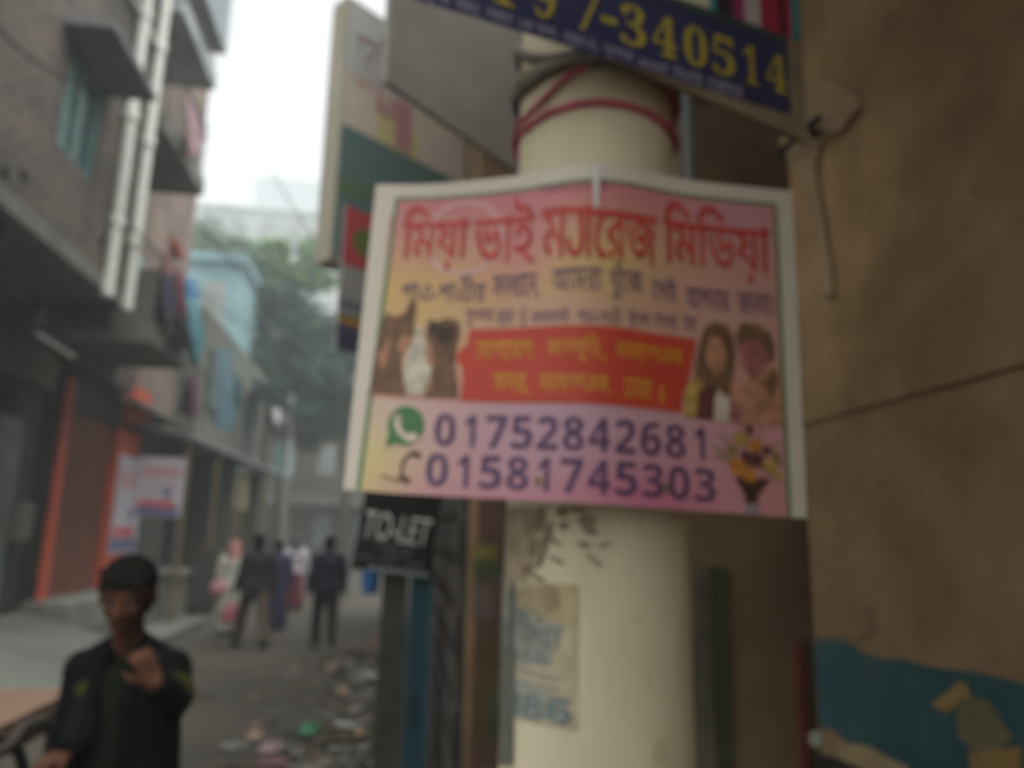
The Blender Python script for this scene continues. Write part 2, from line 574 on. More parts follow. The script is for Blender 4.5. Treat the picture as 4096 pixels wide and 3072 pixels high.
cloth('hanging_cloth', 'grey purple cloth draped over the lower balcony edge', 'laundry', [(655,1235),(745,1270),(750,1400),(690,1375)], -3.33, M('mauve_cloth', (0.11, 0.1, 0.12)), G_)
cloth('hanging_cloth', 'salmon red cloth hanging below the upper balcony', 'laundry', [(680,930),(715,960),(725,1035),(695,1015)], -3.32, M('salmon_cloth', (0.52, 0.18, 0.15)), G_)
cloth('hanging_cloth', 'dull pink cloth hanging under the salmon red one', 'laundry', [(655,985),(690,1010),(685,1120),(645,1110)], -3.36, M('dull_pink_cloth', (0.26, 0.15, 0.15)), G_)
cloth('hanging_cloth', 'faded pink cloth hung high against the white sky', 'laundry', [(752,370),(795,470),(815,560),(742,640)], -3.3, M('faded_pink_cloth', (0.4, 0.27, 0.3)), G_)
cloth('hanging_cloth', 'long pale cyan cloth hanging beyond the lower balcony', 'laundry', [(742,1170),(800,1230),(806,1380),(770,1470)], -3.15, cyan_cloth, G_)
cloth('hanging_cloth', 'small bright blue cloth beside the pale blue house', 'laundry', [(742,1105),(782,1115),(780,1200),(738,1190)], -3.22, M('bright_blue_cloth', (0.12, 0.3, 0.52)), G_)
cloth('hanging_cloth', 'dark purple cloth hanging under the lower balcony', 'laundry', [(736,1500),(765,1500),(760,1660),(728,1650)], -3.5, M('purple_cloth', (0.07, 0.045, 0.09)), G_)
cloth('hanging_cloth', 'slim violet cloth hanging under the lower balcony', 'laundry', [(765,1505),(792,1510),(782,1670),(757,1660)], -3.45, M('violet_cloth', (0.18, 0.09, 0.15)), G_)

# the two white shop posters
def flat_sign(name, label, cat, O, ux, uy, W_, H_, art, mats, th=0.012, parent=None):
    """a board: O its lower left corner, ux and uy unit vectors; art is a Print in metres"""
    O, ux, uy = Vector(O), Vector(ux).normalized(), Vector(uy).normalized()
    n = ux.cross(uy)
    mb = MB()
    mb.obox(O+ux*W_/2+uy*H_/2-n*th/2, ux*W_/2, uy*H_/2, n*th/2, 0)
    art.put(mb, lambda u, v, l: O+ux*u+uy*v+n*(0.0012*l))
    o = mb.build(name, mats, parent)
    return tag(o, label, cat) if parent is None else o
poster_m = [flat('poster_white', (0.5, 0.5, 0.57)), flat('poster_pink', (0.5, 0.3, 0.34)), flat('poster_red', (0.55, 0.09, 0.12)), flat('poster_blue', (0.1, 0.11, 0.25)), flat('poster_grey', (0.33, 0.33, 0.42))]
def poster_art(W_, H_):
    p = Print()
    p.rect(0.06*W_, 0.66*H_, 0.94*W_, 0.86*H_, 1, 1)
    for k in range(4):
        p.rect(0.1*W_, (0.36+0.07*k)*H_, (0.5+0.1*(k % 2))*W_, (0.385+0.07*k)*H_, 4, 1)
    p.disc(0.66*W_, 0.4*H_, 0.1*W_, 3, 1)
    p.poly([(0.6*W_,0.45*H_),(0.8*W_,0.45*H_),(0.84*W_,0.62*H_),(0.74*W_,0.6*H_)], 1, 2)
    p.rect(0.04*W_, 0.16*H_, 0.86*W_, 0.27*H_, 2, 1)
    p.rect(0.0*W_, 0.02*H_, 0.96*W_, 0.15*H_, 3, 1)
    return p
A_, B_ = at(432, 2215, 0, -4.56), at(540, 2215, 0, -4.56)
T_ = at(436, 1800, 0, -4.56)
flat_sign('shop_poster', 'white poster with red and blue bands pasted on the orange door jamb', 'poster', (-4.56, A_.y, A_.z), (0,1,0), (0,0,1), B_.y-A_.y, T_.z-A_.z, poster_art(B_.y-A_.y, T_.z-A_.z), poster_m)
A_, B_, T_ = at(540, 2062, 1, 13.6), at(718, 2068, 1, 13.6), at(548, 1826, 1, 13.6)
flat_sign('hanging_shop_sign', 'white rectangular shop sign with a red stripe hung facing the street beyond the orange shop', 'sign', A_, (B_-A_), (0,0,1), (B_-A_).length, T_.z-A_.z, poster_art((B_-A_).length, T_.z-A_.z), poster_m, th=0.03)

# ================================================================ LEFT: row of low shops under a tin ledge
bC = thing('shop_row', 'row of low dim shops under a long tin ledge on bamboo posts', 'building', (-4.5, 19, 0))
a = MB()
a.box(-9, -4.66, 16.25, 24, 0, 3.2)
a.box(-4.66, -3.6, 17.4, 17.6, 0, 3.2)
a.box(-4.66, -3.6, 20.6, 20.8, 0, 3.2)
a.build('wall', M('olive_wall', (0.09, 0.09, 0.07), stain=0.3), bC)
a = MB()
a.add([(-4.65,13.7,3.5),(-3.6,13.7,3.3),(-3.2,23.5,3.3),(-4.65,23.5,3.55),(-4.65,13.7,3.44),(-3.6,13.7,3.22),(-3.2,23.5,3.22),(-4.65,23.5,3.49)],
      [(0,1,2,3),(7,6,5,4),(1,5,6,2),(0,4,5,1),(2,6,7,3)])
a.build('tin_ledge', tin, bC)
MB().add([(-4.64,12.6,3.78),(-4.2,12.6,3.7),(-4.2,15.6,3.7),(-4.64,15.6,3.78),(-4.64,12.6,3.74),(-4.2,12.6,3.64),(-4.2,15.6,3.64),(-4.64,15.6,3.74)], [(0,1,2,3),(7,6,5,4),(1,5,6,2),(0,4,5,1),(2,6,7,3)]).build('tin_strip', concrete_pale, bB)
for y, x in ((13.8, -3.68), (15.6, -3.6), (17.6, -3.5), (20.2, -3.42), (23.3, -3.3)):
    MB().tube([(x, y, 0.13), (x, y, 3.24)], 0.045, 8).build('bamboo_post', bamboo, bC)
for y0, y1, m in ((16.4, 17.3, concrete_dark), (17.8, 20.4, M('pale_green_front', (0.17, 0.19, 0.13))), (21, 23.6, wood_dark)):
    MB().box(-4.64, -4.56, y0, y1, 0.3, 2.7).build('shop_front', m, bC)
MB().box(-3.95, -3.85, 17.7, 20.3, 2.2, 3.0).build('fascia_board', M('yellow_green_board', (0.26, 0.26, 0.16)), bC)
a = MB()
a.box(-9, -4.3, 16.3, 24, 3.58, 6.4)
a.build('upper_wall', M('grey_green_upper_wall', (0.13, 0.14, 0.12), stain=0.3), bC)
for y0 in (17, 19.2, 21.4):
    w_ = MB().box(-4.3, -4.24, y0, y0+1.1, 4.3, 5.6).build('window', dark_metal, bC)
    MB().box(-4.24, -4.225, y0+0.06, y0+1.04, 4.36, 5.54).build('pane', teal_glass, w_)
cloth('tarpaulin', 'blue tarpaulin hanging straight down above the tin ledge', 'tarpaulin', [(868,1390),(935,1400),(920,1725),(850,1700)], -3.45, blue_tarp, folds=2)
def tin_sheet(name, label, pts, mat):
    n = (Vector(pts[1])-Vector(pts[0])).cross(Vector(pts[3])-Vector(pts[0])).normalized()
    K = 20
    vs, fs = [], []
    p = [Vector(q) for q in pts]
    for i in range(K*4+1):
        u = i/(K*4)
        o = n*0.02*sin(u*K*2*pi)
        vs += [p[0].lerp(p[1], u)+o, p[3].lerp(p[2], u)+o]
    for i in range(K*4):
        fs.append((2*i, 2*i+2, 2*i+3, 2*i+1))
    mb = MB().add(vs, fs)
    mb.add([v-n*0.008 for v in vs], [tuple(reversed(f)) for f in fs])
    return tag(mb.build(name, mat), label, 'awning')
tin_sheet('tin_awning', 'tilted pale blue corrugated awning above the ledge in front of the trees',
          [at(1010,1500,1,19), at(1190,1640,1,21.5), at(1130,1640,1,23.2), at(1015,1590,1,22.5)], M('pale_blue_tin', (0.25, 0.36, 0.4), rough=0.5))
for i, (x, l) in enumerate(((1018, 'left of the two slim pale posts under the tilted awning'), (1152, 'right of the two slim pale posts under the tilted awning'))):
    p0, p1 = at(x, 1765, 1, 21.5), at(x, 1615, 1, 21.5)
    p0.z = 3.47 if p0.x < -3.2 else 0
    tag(MB().tube([p0, (p0.x, p0.y, p1.z+0.25)], 0.06, 8).build('awning_post', concrete_pale), l, 'post')
a_, b_ = at(1085, 1860, 1, 22.0), at(1162, 1760, 1, 22.0)
t = thing('water_box', 'pale blue box panel standing at the far end of the tin ledge', 'box', (a_.x, 22, a_.z))
MB().box(a_.x, b_.x, 22.0, 22.5, a_.z-0.3, b_.z).build('panel', M('pale_blue_box', (0.22, 0.32, 0.35)), t)
MB().box(a_.x-0.03, b_.x+0.03, 21.97, 22.53, b_.z+0.002, b_.z+0.06).build('lid', tin, t)

# counter and dark cupboard at the roadside
t = thing('shop_counter', 'low grey concrete shop counter with a pale worn top beside the dark cupboard', 'counter', (-4, 15, 0.13))
MB().box(-4.6, -3.75, 14.4, 15.5, 0.132, 0.88).build('body', concrete, t)
MB().box(-4.6, -3.7, 14.35, 15.55, 0.882, 0.95).build('top', concrete_pale, t)
t = thing('cupboard', 'tall dark wooden cupboard standing at the road edge behind the boy', 'cupboard', (-3.7, 15.3, 0.13))
MB().box(-3.74, -3.32, 15.05, 15.5, 0.16, 1.32).build('body', wood_dark, t)
MB().box(-3.73, -3.33, 15.02, 15.045, 0.25, 1.25).build('door', M('cupboard_door', (0.035, 0.04, 0.035)), t)
for x in (-3.72, -3.4):
    MB().box(x, x+0.06, 15.06, 15.12, 0.131, 0.159).build('leg', wood_dark, t)

# ================================================================ far buildings
grey_glass = M('grey_glass', (0.24, 0.26, 0.26), rough=0.4)
win_frame = M('window_frame', (0.3, 0.31, 0.3))
def block(name, label, x0, x1, y0, y1, z1, mat, floors, cols, band=None, roof=None):
    t = thing(name, label, 'building', ((x0+x1)/2, y0, 0))
    MB().box(x0, x1, y0, y1, -0.02, z1).build('wall', mat, t)
    for k in range(floors):
        zz = z1*(k+0.35)/floors
        for c in range(cols):
            xx = x0+(x1-x0)*(c+0.3)/cols
            w_ = MB().box(xx, xx+(x1-x0)*0.4/cols, y0-0.06, y0+0.0, zz, zz+z1*0.45/floors).build('window', win_frame, t)
            MB().box(xx+0.08, xx+(x1-x0)*0.4/cols-0.08, y0-0.075, y0-0.062, zz+0.08, zz+z1*0.45/floors-0.08).build('pane', grey_glass, w_)
    MB().box(x0-0.12, x1+0.12, y0-0.15, y1+0.1, z1+0.002, z1+0.3).build('roof_slab', mat, t)
    return t
t = block('blue_house', 'pale blue painted house rising behind the hanging cloths', -10, -5.4, 24.2, 31, 10.2, M('pale_blue_wall', (0.26, 0.43, 0.48), stain=0.25, scale=0.8), 3, 3)
t = block('pale_tower', 'pale multi storey block far down the street under the white sky', -20, -1.2, 60, 75, 27.5, M('pale_wall', (0.40, 0.44, 0.43), stain=0.15, scale=0.3), 8, 8)
MB().box(-13.2, -2, 61, 74, 27.81, 31).build('roof_room', M('pale_roof_room', (0.5, 0.57, 0.6)), t)
block('grey_tower', 'grey block with a dark roof line half hidden by the trees', -16, -6.8, 46, 56, 16.3, M('grey_violet_wall', (0.48, 0.48, 0.5), stain=0.2, scale=0.4), 5, 4)
t = block('street_end_house', 'low olive brown house closing the far end of the street', -6.2, 1.2, 36, 44, 6.4, M('olive_brown_wall', (0.13, 0.12, 0.09), stain=0.3, scale=0.7), 2, 4)
MB().add([(-6.2,34.6,2.9),(1.2,34.6,2.9),(1.2,35.9,3.4),(-6.2,35.9,3.4),(-6.2,34.6,2.84),(1.2,34.6,2.84),(1.2,35.9,3.34),(-6.2,35.9,3.34)],
         [(0,1,2,3),(7,6,5,4),(0,4,5,1),(1,5,6,2),(0,3,7,4)]).build('awning', concrete_dark, t)
# ================================================================ trees
def leaf_mat(name, c):
    return M(name, c, rough=0.7, var=0.45, scale=1.3, bump=0)
leaf_ms = [leaf_mat('leaf_dark', (0.03, 0.07, 0.055)), leaf_mat('leaf_mid', (0.06, 0.12, 0.075)), leaf_mat('leaf_light', (0.15, 0.26, 0.09)), leaf_mat('leaf_grey_green', (0.13, 0.2, 0.13))]
def tree(label, x, y, h, blobs, lm, seed):
    """blobs: (dx, dy, z, rx, ry, rz, leaves)"""
    rnd = random.Random(seed)
    t = thing('street_tree', label, 'tree', (x, y, 0), 'trees down the street')
    tk = MB()
    base = Vector((x, y, -0.02))
    top = Vector((x+0.2, y, h*0.5))
    tk.tube([base, base.lerp(top, 0.4)+Vector((0.08, 0, 0)), top], [0.22, 0.17, 0.12], 10)
    for b in blobs:
        e = Vector((x+b[0], y+b[1], b[2]))
        tk.tube([top-Vector((0, 0, 0.4)), top.lerp(e, 0.5)+Vector((0, 0, 0.25)), e], [0.09, 0.06, 0.025], 6)
    tk.build('trunk', wood_dark, t)
    cr = MB()
    for dx, dy, z, rx, ry, rz, n in blobs:
        sub = [(rnd.gauss(0, 0.5), rnd.gauss(0, 0.5), rnd.gauss(0, 0.5)) for _ in range(9)]
        for _ in range(n):
            sx, sy, sz = rnd.choice(sub)
            p = Vector((x+dx+rx*(sx+rnd.gauss(0, 0.22)), y+dy+ry*(sy+rnd.gauss(0, 0.22)), z+rz*(sz+rnd.gauss(0, 0.2))))
            s = rnd.uniform(0.09, 0.2)
            a = Vector((rnd.gauss(0,1), rnd.gauss(0,1), rnd.gauss(0,0.6))).normalized()
            c = a.orthogonal().normalized()
            c = (Matrix.Rotation(rnd.uniform(0, 6.28), 3, a) @ c)
            cr.add([p-a*s, p+c*s*0.5, p+a*s, p-c*s*0.5], [(0,1,2,3)], 0 if rnd.random() < 0.7 else 1)
    cr.build('crown', lm, t)
tree('large dark green tree over the shop roofs with drooping crown', -4.3, 27.5, 9, [(-2.0,0,9.7,1.5,1.5,1.3,2300), (-0.4,0,9.2,1.7,1.6,1.4,2600), (1.1,0,8.4,1.7,1.5,1.4,2600), (0.2,0.2,7.2,1.6,1.4,1.3,2300), (-1.6,0.2,7.6,1.5,1.3,1.2,2800), (1.7,0.3,6.6,1.3,1.3,1.1,2400)], [leaf_ms[0], leaf_ms[1]], 1)
tree('bright green leafy tree top against the pale far wall', -5.4, 29.5, 11, [(0.2,0,12.6,1.0,1.0,0.9,2200), (1.0,0,11.9,1.1,1.0,0.8,2000), (-0.3,0,10.6,1.0,1,1.0,1500)], [leaf_ms[2], leaf_ms[3]], 2)
tree('hazy grey green tree rising highest beside the balconies', -8.4, 33, 12, [(-0.8,0,14.2,1.7,1.5,1.3,1700), (0.5,0,13.0,1.7,1.6,1.2,1700), (-1.0,0,12.2,1.6,1.3,1.3,1500), (1.3,0,11.8,1.4,1.3,1.1,1300)], [leaf_ms[3], leaf_ms[1]], 3)
tree('thin brownish tree beside the poster edge near the street end', -2.3, 31, 7, [(-0.2,0,9.4,1.5,1.0,1.4,2200), (0.8,0,7.8,1.3,1.0,1.4,2200), (-0.6,0,6.2,1.3,1,1.2,2000)], [leaf_ms[1], M('leaf_olive', (0.13, 0.13, 0.08), rough=0.7, var=0.4, scale=1.5, bump=0)], 4)

# ================================================================ overhead cables
def cable(label, a, b, sag, r=0.012):
    pts = [Vector(a).lerp(Vector(b), k/16)-Vector((0, 0, sag*4*(k/16)*(1-k/16))) for k in range(17)]
    tag(MB().tube(pts, r, 6).build('overhead_cable', black), label, 'cable', 'cables across the street')
cable('thin cable sloping down from the pale rooftop toward the box sign', at(1090,690,1,14), at(1300,1010,1,10), 0.05)
cable('thin cable crossing low in front of the trees to the tilted awning', at(830,850,1,13), at(1330,1180,1,11), 0.25)
cable('thin cable stretched above the street end house roof', at(1120,1745,1,20), at(1420,1755,1,18), 0.05)

for l, a_, b_, sg_ in (('thin cable hugging the brick wall from the upper left corner', at(-60,60,0,-3.3), at(330,330,0,-3.3), 0.1),
                       ('cable running under the brick overhang toward the balconies', at(-40,1130,0,-3.9), at(640,1420,0,-3.9), 0.15),
                       ('lower of the cables looping under the brick overhang', at(-40,1190,0,-4.0), at(560,1430,0,-4.0), 0.3),
                       ('cable from the drain pipes out to the far trees', at(520,900,0,-3.35), at(1080,1330,1,24), 0.3),
                       ('slack cable hanging over the tin ledge toward the street end', at(760,1440,0,-3.3), at(1250,1700,1,26), 0.5),
                       ('cable crossing in front of the pale blue house', at(800,900,0,-3.2), at(1180,1250,1,22), 0.25)):
    cable(l, a_, b_, sg_, 0.014)

# ================================================================ RIGHT: near plastered wall with blue band
rA = thing('plaster_building', 'brown plastered building wall with a flaking blue painted band, filling the right side', 'building', (1.6, 0, 0))
a = MB()
a.box(1.28, 5, -8, 2.24, -0.02, 2.018)
a.box(1.284, 5, -8, 2.24, 2.03, 8)
a.box(1.30, 5, -8, 2.235, 2.018, 2.03)
a.build('wall', plaster, rA)
a = MB()
nb_ = 60
vs, fs = [], []
rb = random.Random(3)
for i in range(nb_+1):
    y = 2.24-i*(5.0/nb_)
    top = 1.37+0.012*sin(i*0.9)+rb.uniform(-0.012, 0.012)
    bot = 1.09+0.03*sin(i*0.55+1)+rb.uniform(-0.02, 0.02)
    vs += [(1.277, y, bot), (1.277, y, top)]
for i in range(nb_):
    fs.append((2*i, 2*i+2, 2*i+3, 2*i+1))
a.add(vs, fs)
a.build('painted_band', blue_paint, rA)
def wall_patch(name, pts, mat, parent, X=1.277, off=0.003, thick=0.0):
    q = [at(x, y, 0, X) for x, y in pts]
    mb = MB()
    for t in fill([[(p.y, p.z) for p in q]]):
        mb.add([(X-off-thick, p[0], p[1]) for p in t], [(2,1,0)])
    if thick:
        mb.add([(X, p.y, p.z) for p in q]+[(X-off-thick, p.y, p.z) for p in q], [(i, (i+1) % len(q), len(q)+(i+1) % len(q), len(q)+i) for i in range(len(q))])
    return mb.build(name, mat, parent)
wall_patch('bare_patch', [(3730,2820),(3760,2790),(3800,2765),(3835,2730),(3870,2735),(3890,2790),(3850,2800),(3820,2830),(3790,2850)], ochre, rA)
wall_patch('bare_patch', [(3830,2830),(3880,2790),(3960,2800),(4000,2860),(4060,2950),(4000,3010),(3900,3000),(3840,2950)], M('grey_green_patch', (0.15, 0.14, 0.075)), rA, off=0.004)
wall_patch('bare_patch', [(3350,2970),(3480,2985),(3560,3030),(3640,3072),(3640,3110),(3400,3110),(3360,3030)], M('tan_patch', (0.33, 0.25, 0.14)), rA)
wall_patch('bare_patch', [(3235,2940),(3270,2920),(3300,2960),(3280,2990),(3245,2980)], M('light_patch', (0.3, 0.31, 0.25)), rA)
wall_patch('bare_patch', [(3880,3010),(4000,3000),(4096,2985),(4096,3110),(3900,3110)], ochre, rA, off=0.006)
wall_patch('bare_patch', [(3260,3010),(3350,3030),(3460,3075),(3460,3110),(3255,3110)], dark_hole, rA, off=0.005)
wall_patch('plaster_scar', [(3245,330),(3300,315),(3380,340),(3440,390),(3450,430),(3410,480),(3370,530),(3310,545),(3260,555),(3235,480)], plaster_light, rA, thick=0.012)
wall_patch('plaster_scar', [(3130,560),(3250,500),(3330,540),(3290,580),(3270,680),(3300,850),(3330,1050),(3345,1180),(3310,1190),(3285,950),(3240,760),(3170,640)], plaster_light, rA, thick=0.012)
wall_patch('plaster_scar', [(3370,2440),(3480,2420),(3500,2520),(3420,2560),(3360,2520)], plaster2, rA, off=0.003)
hole_brown = M('hole_brown', (0.12, 0.085, 0.05))
for c, r in (((3530,1940),11), ((3690,1965),9), ((3900,760),10)):
    wall_patch('nail_hole', [(c[0]+r*cos(k*pi/4), c[1]+r*sin(k*pi/4)) for k in range(8)], hole_brown, rA)
MB().box(0.1, 5, -8, 0.95, 3.3, 3.42).build('added_shade_slab', concrete_dark, rA)  # slabs added out of view overhead to darken the upper right wall
MB().box(0.6, 5, 0.951, 1.45, 3.301, 3.419).build('added_shade_slab', M('shade_slab_concrete', (0.14, 0.12, 0.09)), rA)
p0, p1 = at(3125, 615, 0, 1.22), at(3280, 470, 0, 1.22)
tag(MB().tube([p0, p0.lerp(p1, 0.5)+Vector((-0.01, 0, 0)), p1], 0.012, 8).build('hanging_rod', M('blue_black_rod', (0.03, 0.035, 0.05))), 'short blue black rod sticking slantwise out of the brown wall', 'rod')
MB().box(0.62, 5, 1.46, 2.95, 3.62, 3.75).build('added_shade_slab', concrete_dark, rA)  # another slab added to deepen the shade high on the right
# ================================================================ RIGHT: front wall set back behind the pole
rB = thing('corner_building', 'brown corner building behind the pole with striped pipes and a grille front', 'building', (1, 3, 0))
a = MB()
a.box(0.28, 6, 3.0, 3.3, -0.02, 7.5)
a.box(0.34, 6, 3.3, 16, -0.02, 7.5)
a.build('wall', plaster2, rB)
def vpipe(name, px, z0, z1, r, mat, parent, Y):
    p = at(px, 2600, 1, Y)
    return MB().tube([(p.x, Y, z0), (p.x, Y, z1)], r, 10).build(name, mat, parent)
MB().box(1.615, 1.645, 2.97, 2.998, 0, 1.27).build('red_door_frame', M('red_frame', (0.16, 0.045, 0.03)), rB)
MB().box(1.275, 1.335, 2.98, 2.998, 0, 1.55).build('green_stripe', M('green_stripe', (0.055, 0.065, 0.028)), rB)
MB().box(1.20, 1.262, 2.975, 2.998, 0.0, 1.55).build('pale_strip', M('pale_strip', (0.14, 0.13, 0.085), stain=0.4, scale=8), rB)
MB().slab([(1.13,2.995,1.3),(1.2,2.995,1.3),(1.2,2.995,0.2),(1.13,2.995,0.2)], 0.003).build('dark_stain', M('dark_strip', (0.1, 0.09, 0.06)), rB)
# posters on the building's left pier
P_ = [M('poster_maroon', (0.085, 0.05, 0.038)), M('poster_ochre', (0.11, 0.08, 0.03), col2=(0.07, 0.045, 0.03), scale=6), M('poster_yellow', (0.14, 0.115, 0.03)), M('poster_green', (0.05, 0.065, 0.035)), M('poster_lilac', (0.1, 0.07, 0.065))]
a = MB()
def pier(x0, y0, x1, y1, mi, l):
    p, q = at(x0, y1, 1, 2.996), at(x1, y0, 1, 2.996)
    a.add([(p.x,2.996-l*0.002,p.z),(q.x,2.996-l*0.002,p.z),(q.x,2.996-l*0.002,q.z),(p.x,2.996-l*0.002,q.z)], [(0,1,2,3)], mi)
pier(1885, 2000, 2080, 3072, 0, 0)
pier(1890, 2180, 1985, 2235, 2, 1)
pier(1895, 2240, 2010, 2320, 3, 1)
pier(1890, 2330, 1975, 2480, 4, 1)
pier(1885, 2540, 1990, 2960, 1, 1)
pier(1945, 2760, 1990, 2960, 3, 2)
a.build('pier_posters', P_, rB)
gt = thing('collapsible_gate', 'dark collapsible lattice gate running along the street behind the pole', 'gate', (0.27, 4, 0))
a = MB()
for y in [3.05+0.11*k for k in range(21)]:
    a.box(0.262, 0.278, y, y+0.014, 0.02, 2.25)
a.build('upright', dark_metal, gt)
a = MB()
rg = random.Random(5)
for k in range(20):
    y = 3.06+0.11*k
    for j in range(12):
        z = 0.1+j*0.18
        a.obox((0.252, y+0.055, z+0.09), (0.004, 0, 0), (0, 0.055, 0.09 if (k+j) % 2 else -0.09), (0, 0.008, 0.006))
a.build('lattice', M('grey_lattice', (0.085, 0.075, 0.068), rough=0.5), gt)
a = MB()
a.box(0.25, 0.3, 3.02, 5.45, 2.27, 2.36)
a.box(0.25, 0.3, 5.42, 5.47, 0.0, 2.27)
a.build('frame', wood_dark, gt)
# greenish post, blue door leaf
p, q = at(1515, 2600, 1, 3.75), at(1622, 2600, 1, 3.75)
t = thing('concrete_post', 'grey green square concrete post under the to-let board', 'post', (p.x, 3.8, 0))
MB().box(p.x, q.x, 3.75, 3.89, -0.01, 1.52).build('shaft', M('mossy_concrete', (0.06, 0.066, 0.052), stain=0.3, scale=6), t)
MB().box(p.x-0.01, q.x+0.01, 3.74, 3.9, 1.522, 1.56).build('cap', concrete_dark, t)
p, q = at(1628, 2600, 1, 3.7), at(1722, 2600, 1, 3.7)
t = thing('blue_door', 'narrow blue metal door leaf standing open beside the concrete post', 'door', (p.x, 3.7, 0))
MB().box(p.x, q.x-0.016, 3.7, 3.735, 0.02, 1.75).build('leaf', M('dark_blue_door', (0.018, 0.055, 0.072), var=0.15), t)
MB().box(q.x-0.016, q.x, 3.69, 3.74, 0.02, 1.75).build('edge_strip', M('teal_edge', (0.04, 0.085, 0.1)), t)
MB().tube([(p.x+0.03, 3.698, 0.95), (p.x+0.03, 3.67, 0.95), (p.x+0.03, 3.67, 0.83), (p.x+0.03, 3.698, 0.83)], 0.007, 6).build('handle', dark_metal, t)

# ================================================================ the cream pole with its cords
POLE_C = (0.375, 1.42)
pole = thing('utility_pole', 'thick round cream painted concrete pole carrying the marriage poster', 'pole', (POLE_C[0], POLE_C[1], 0))
pr = lambda z: 0.192-0.0125*z
a = MB()
n = 48
zs = [k*0.1-0.02 for k in range(0, 73)]
vs, fs = [], []
for z in zs:
    for k in range(n):
        vs.append((POLE_C[0]+pr(z)*cos(2*pi*k/n), POLE_C[1]+pr(z)*sin(2*pi*k/n), z))
for i in range(len(zs)-1):
    for k in range(n):
        fs.append((i*n+k, i*n+(k+1) % n, (i+1)*n+(k+1) % n, (i+1)*n+k))
fs.append(tuple(range((len(zs)-1)*n, len(zs)*n)))
a.add(vs, fs)
a.build('shaft', pole_mat, pole, smooth=True)
def on_pole(px, py, extra=0.0):
    """the point of the pole's front surface on the sight line"""
    d = ray(px, py)
    lo = None
    t = 0.6
    while t < 3:
        p = CP+d*t
        if sqrt((p.x-POLE_C[0])**2+(p.y-POLE_C[1])**2) <= pr(p.z)+extra:
            return p
        t += 0.001
    # grazing: closest approach pushed to the surface
    best = min((CP+d*(0.6+k*0.002) for k in range(900)), key=lambda p: (p.x-POLE_C[0])**2+(p.y-POLE_C[1])**2)
    v = Vector((best.x-POLE_C[0], best.y-POLE_C[1], 0)).normalized()*(pr(best.z)+extra)
    return Vector((POLE_C[0]+v.x, POLE_C[1]+v.y, best.z))
def pole_band(name, label, cat, px, r, mat, extra=0.0):
    pts = [on_pole(x, y, r*0.6+extra) for x, y in px]
    # carry the cord round the back of the pole
    a0 = atan2(pts[-1].y-POLE_C[1], pts[-1].x-POLE_C[0])
    a1 = atan2(pts[0].y-POLE_C[1], pts[0].x-POLE_C[0])
    while a1 < a0:
        a1 += 2*pi
    for k in range(1, 16):
        an = a0+(a1-a0)*k/16
        z = pts[-1].z+(pts[0].z-pts[-1].z)*k/16 if k else 0
        z = pts[len(px)-1].z*(1-k/16)+pts[0].z*k/16
        rr = pr(z)+r*0.6+extra
        pts.append(Vector((POLE_C[0]+rr*cos(an), POLE_C[1]+rr*sin(an), z)))
    pts.append(pts[0])
    return tag(MB().tube(pts, r, 8).build(name, mat, smooth=True), label, cat)
cord_m = M('pink_cord', (0.42, 0.09, 0.14), rough=0.6, scale=30)
pole_band('pink_cord', 'pink cord tied level round the pole above the poster', 'cord', [(2030,600),(2060,560),(2110,510),(2200,450),(2300,418),(2400,408),(2500,420),(2590,450),(2650,490)], 0.0085, cord_m)
pole_band('pink_cord', 'thin pink cord slanting up the pole behind the blue sign', 'cord', [(2025,590),(2070,500),(2150,420),(2240,330),(2300,285),(2370,255),(2480,250),(2600,300)], 0.006, cord_m, 0.006)
wrap_m = M('grey_wire', (0.13, 0.125, 0.105), rough=0.8, scale=20)
for i, (l, pts, r) in enumerate((('dark wire bundle wound uppermost round the pole', [(2060,200),(2110,230),(2200,240),(2330,215),(2480,215),(2600,250)], 0.011),
                                 ('dark grey wire wound round the pole just above the pink cords', [(2060,400),(2110,340),(2190,285),(2300,250),(2440,250),(2600,300)], 0.012),
                                 ('pale grey wire wound round the pole between the dark ones', [(2060,330),(2120,285),(2200,262),(2300,240),(2440,235),(2600,280)], 0.009))):
    pole_band('wire_loop', l, 'wire', pts, r, wrap_m if i < 2 else M('pale_wire', (0.3, 0.28, 0.2)), 0.004)
# conduits beside the pole
for l, px, y, m, nm in (('cream plastic conduit running up directly beside the pole', 2702, 1.75, M('cream_conduit', (0.4, 0.37, 0.29)), 'conduit'), ('blue grey conduit running up beside the cream conduit', 2755, 1.9, M('blue_grey_conduit', (0.2, 0.21, 0.23)), 'conduit')):
    p = at(px, 560, 1, y)
    tag(MB().tube([(p.x, y, 1.9), (p.x, y, 2.6), (p.x, y, 3.7)], 0.017 if 'cream' in l else 0.014, 12).build(nm, m), l, 'pipe', 'conduits beside the pole')
# graffiti smears and the pasted paper
def pole_an(p):
    a_ = atan2(p.y-POLE_C[1], p.x-POLE_C[0])
    return a_-2*pi if a_ > pi/2 else a_
def pole_patch(mb, pts, mi, lift):
    c = [on_pole(x, y) for x, y in pts]
    def pt(an, z):
        return (POLE_C[0]+(pr(z)+lift)*cos(an), POLE_C[1]+(pr(z)+lift)*sin(an), z)
    uv = [(pole_an(p), p.z) for p in c]
    bm = bmesh.new()
    for t in fill([uv]):
        try:
            bm.faces.new([bm.verts.new((q[0], q[1], 0)) for q in t])
        except ValueError:
            pass
    for k in range(n+1):
        bmesh.ops.bisect_plane(bm, geom=bm.verts[:]+bm.edges[:]+bm.faces[:], plane_co=(-3*pi/2+2*pi*k/n, 0, 0), plane_no=(1,0,0), dist=1e-6)
    for f in bm.faces:
        mb.add([pt(v.co.x, v.co.y) for v in f.verts], [tuple(range(len(f.verts)))], mi)
    bm.free()
a = MB()
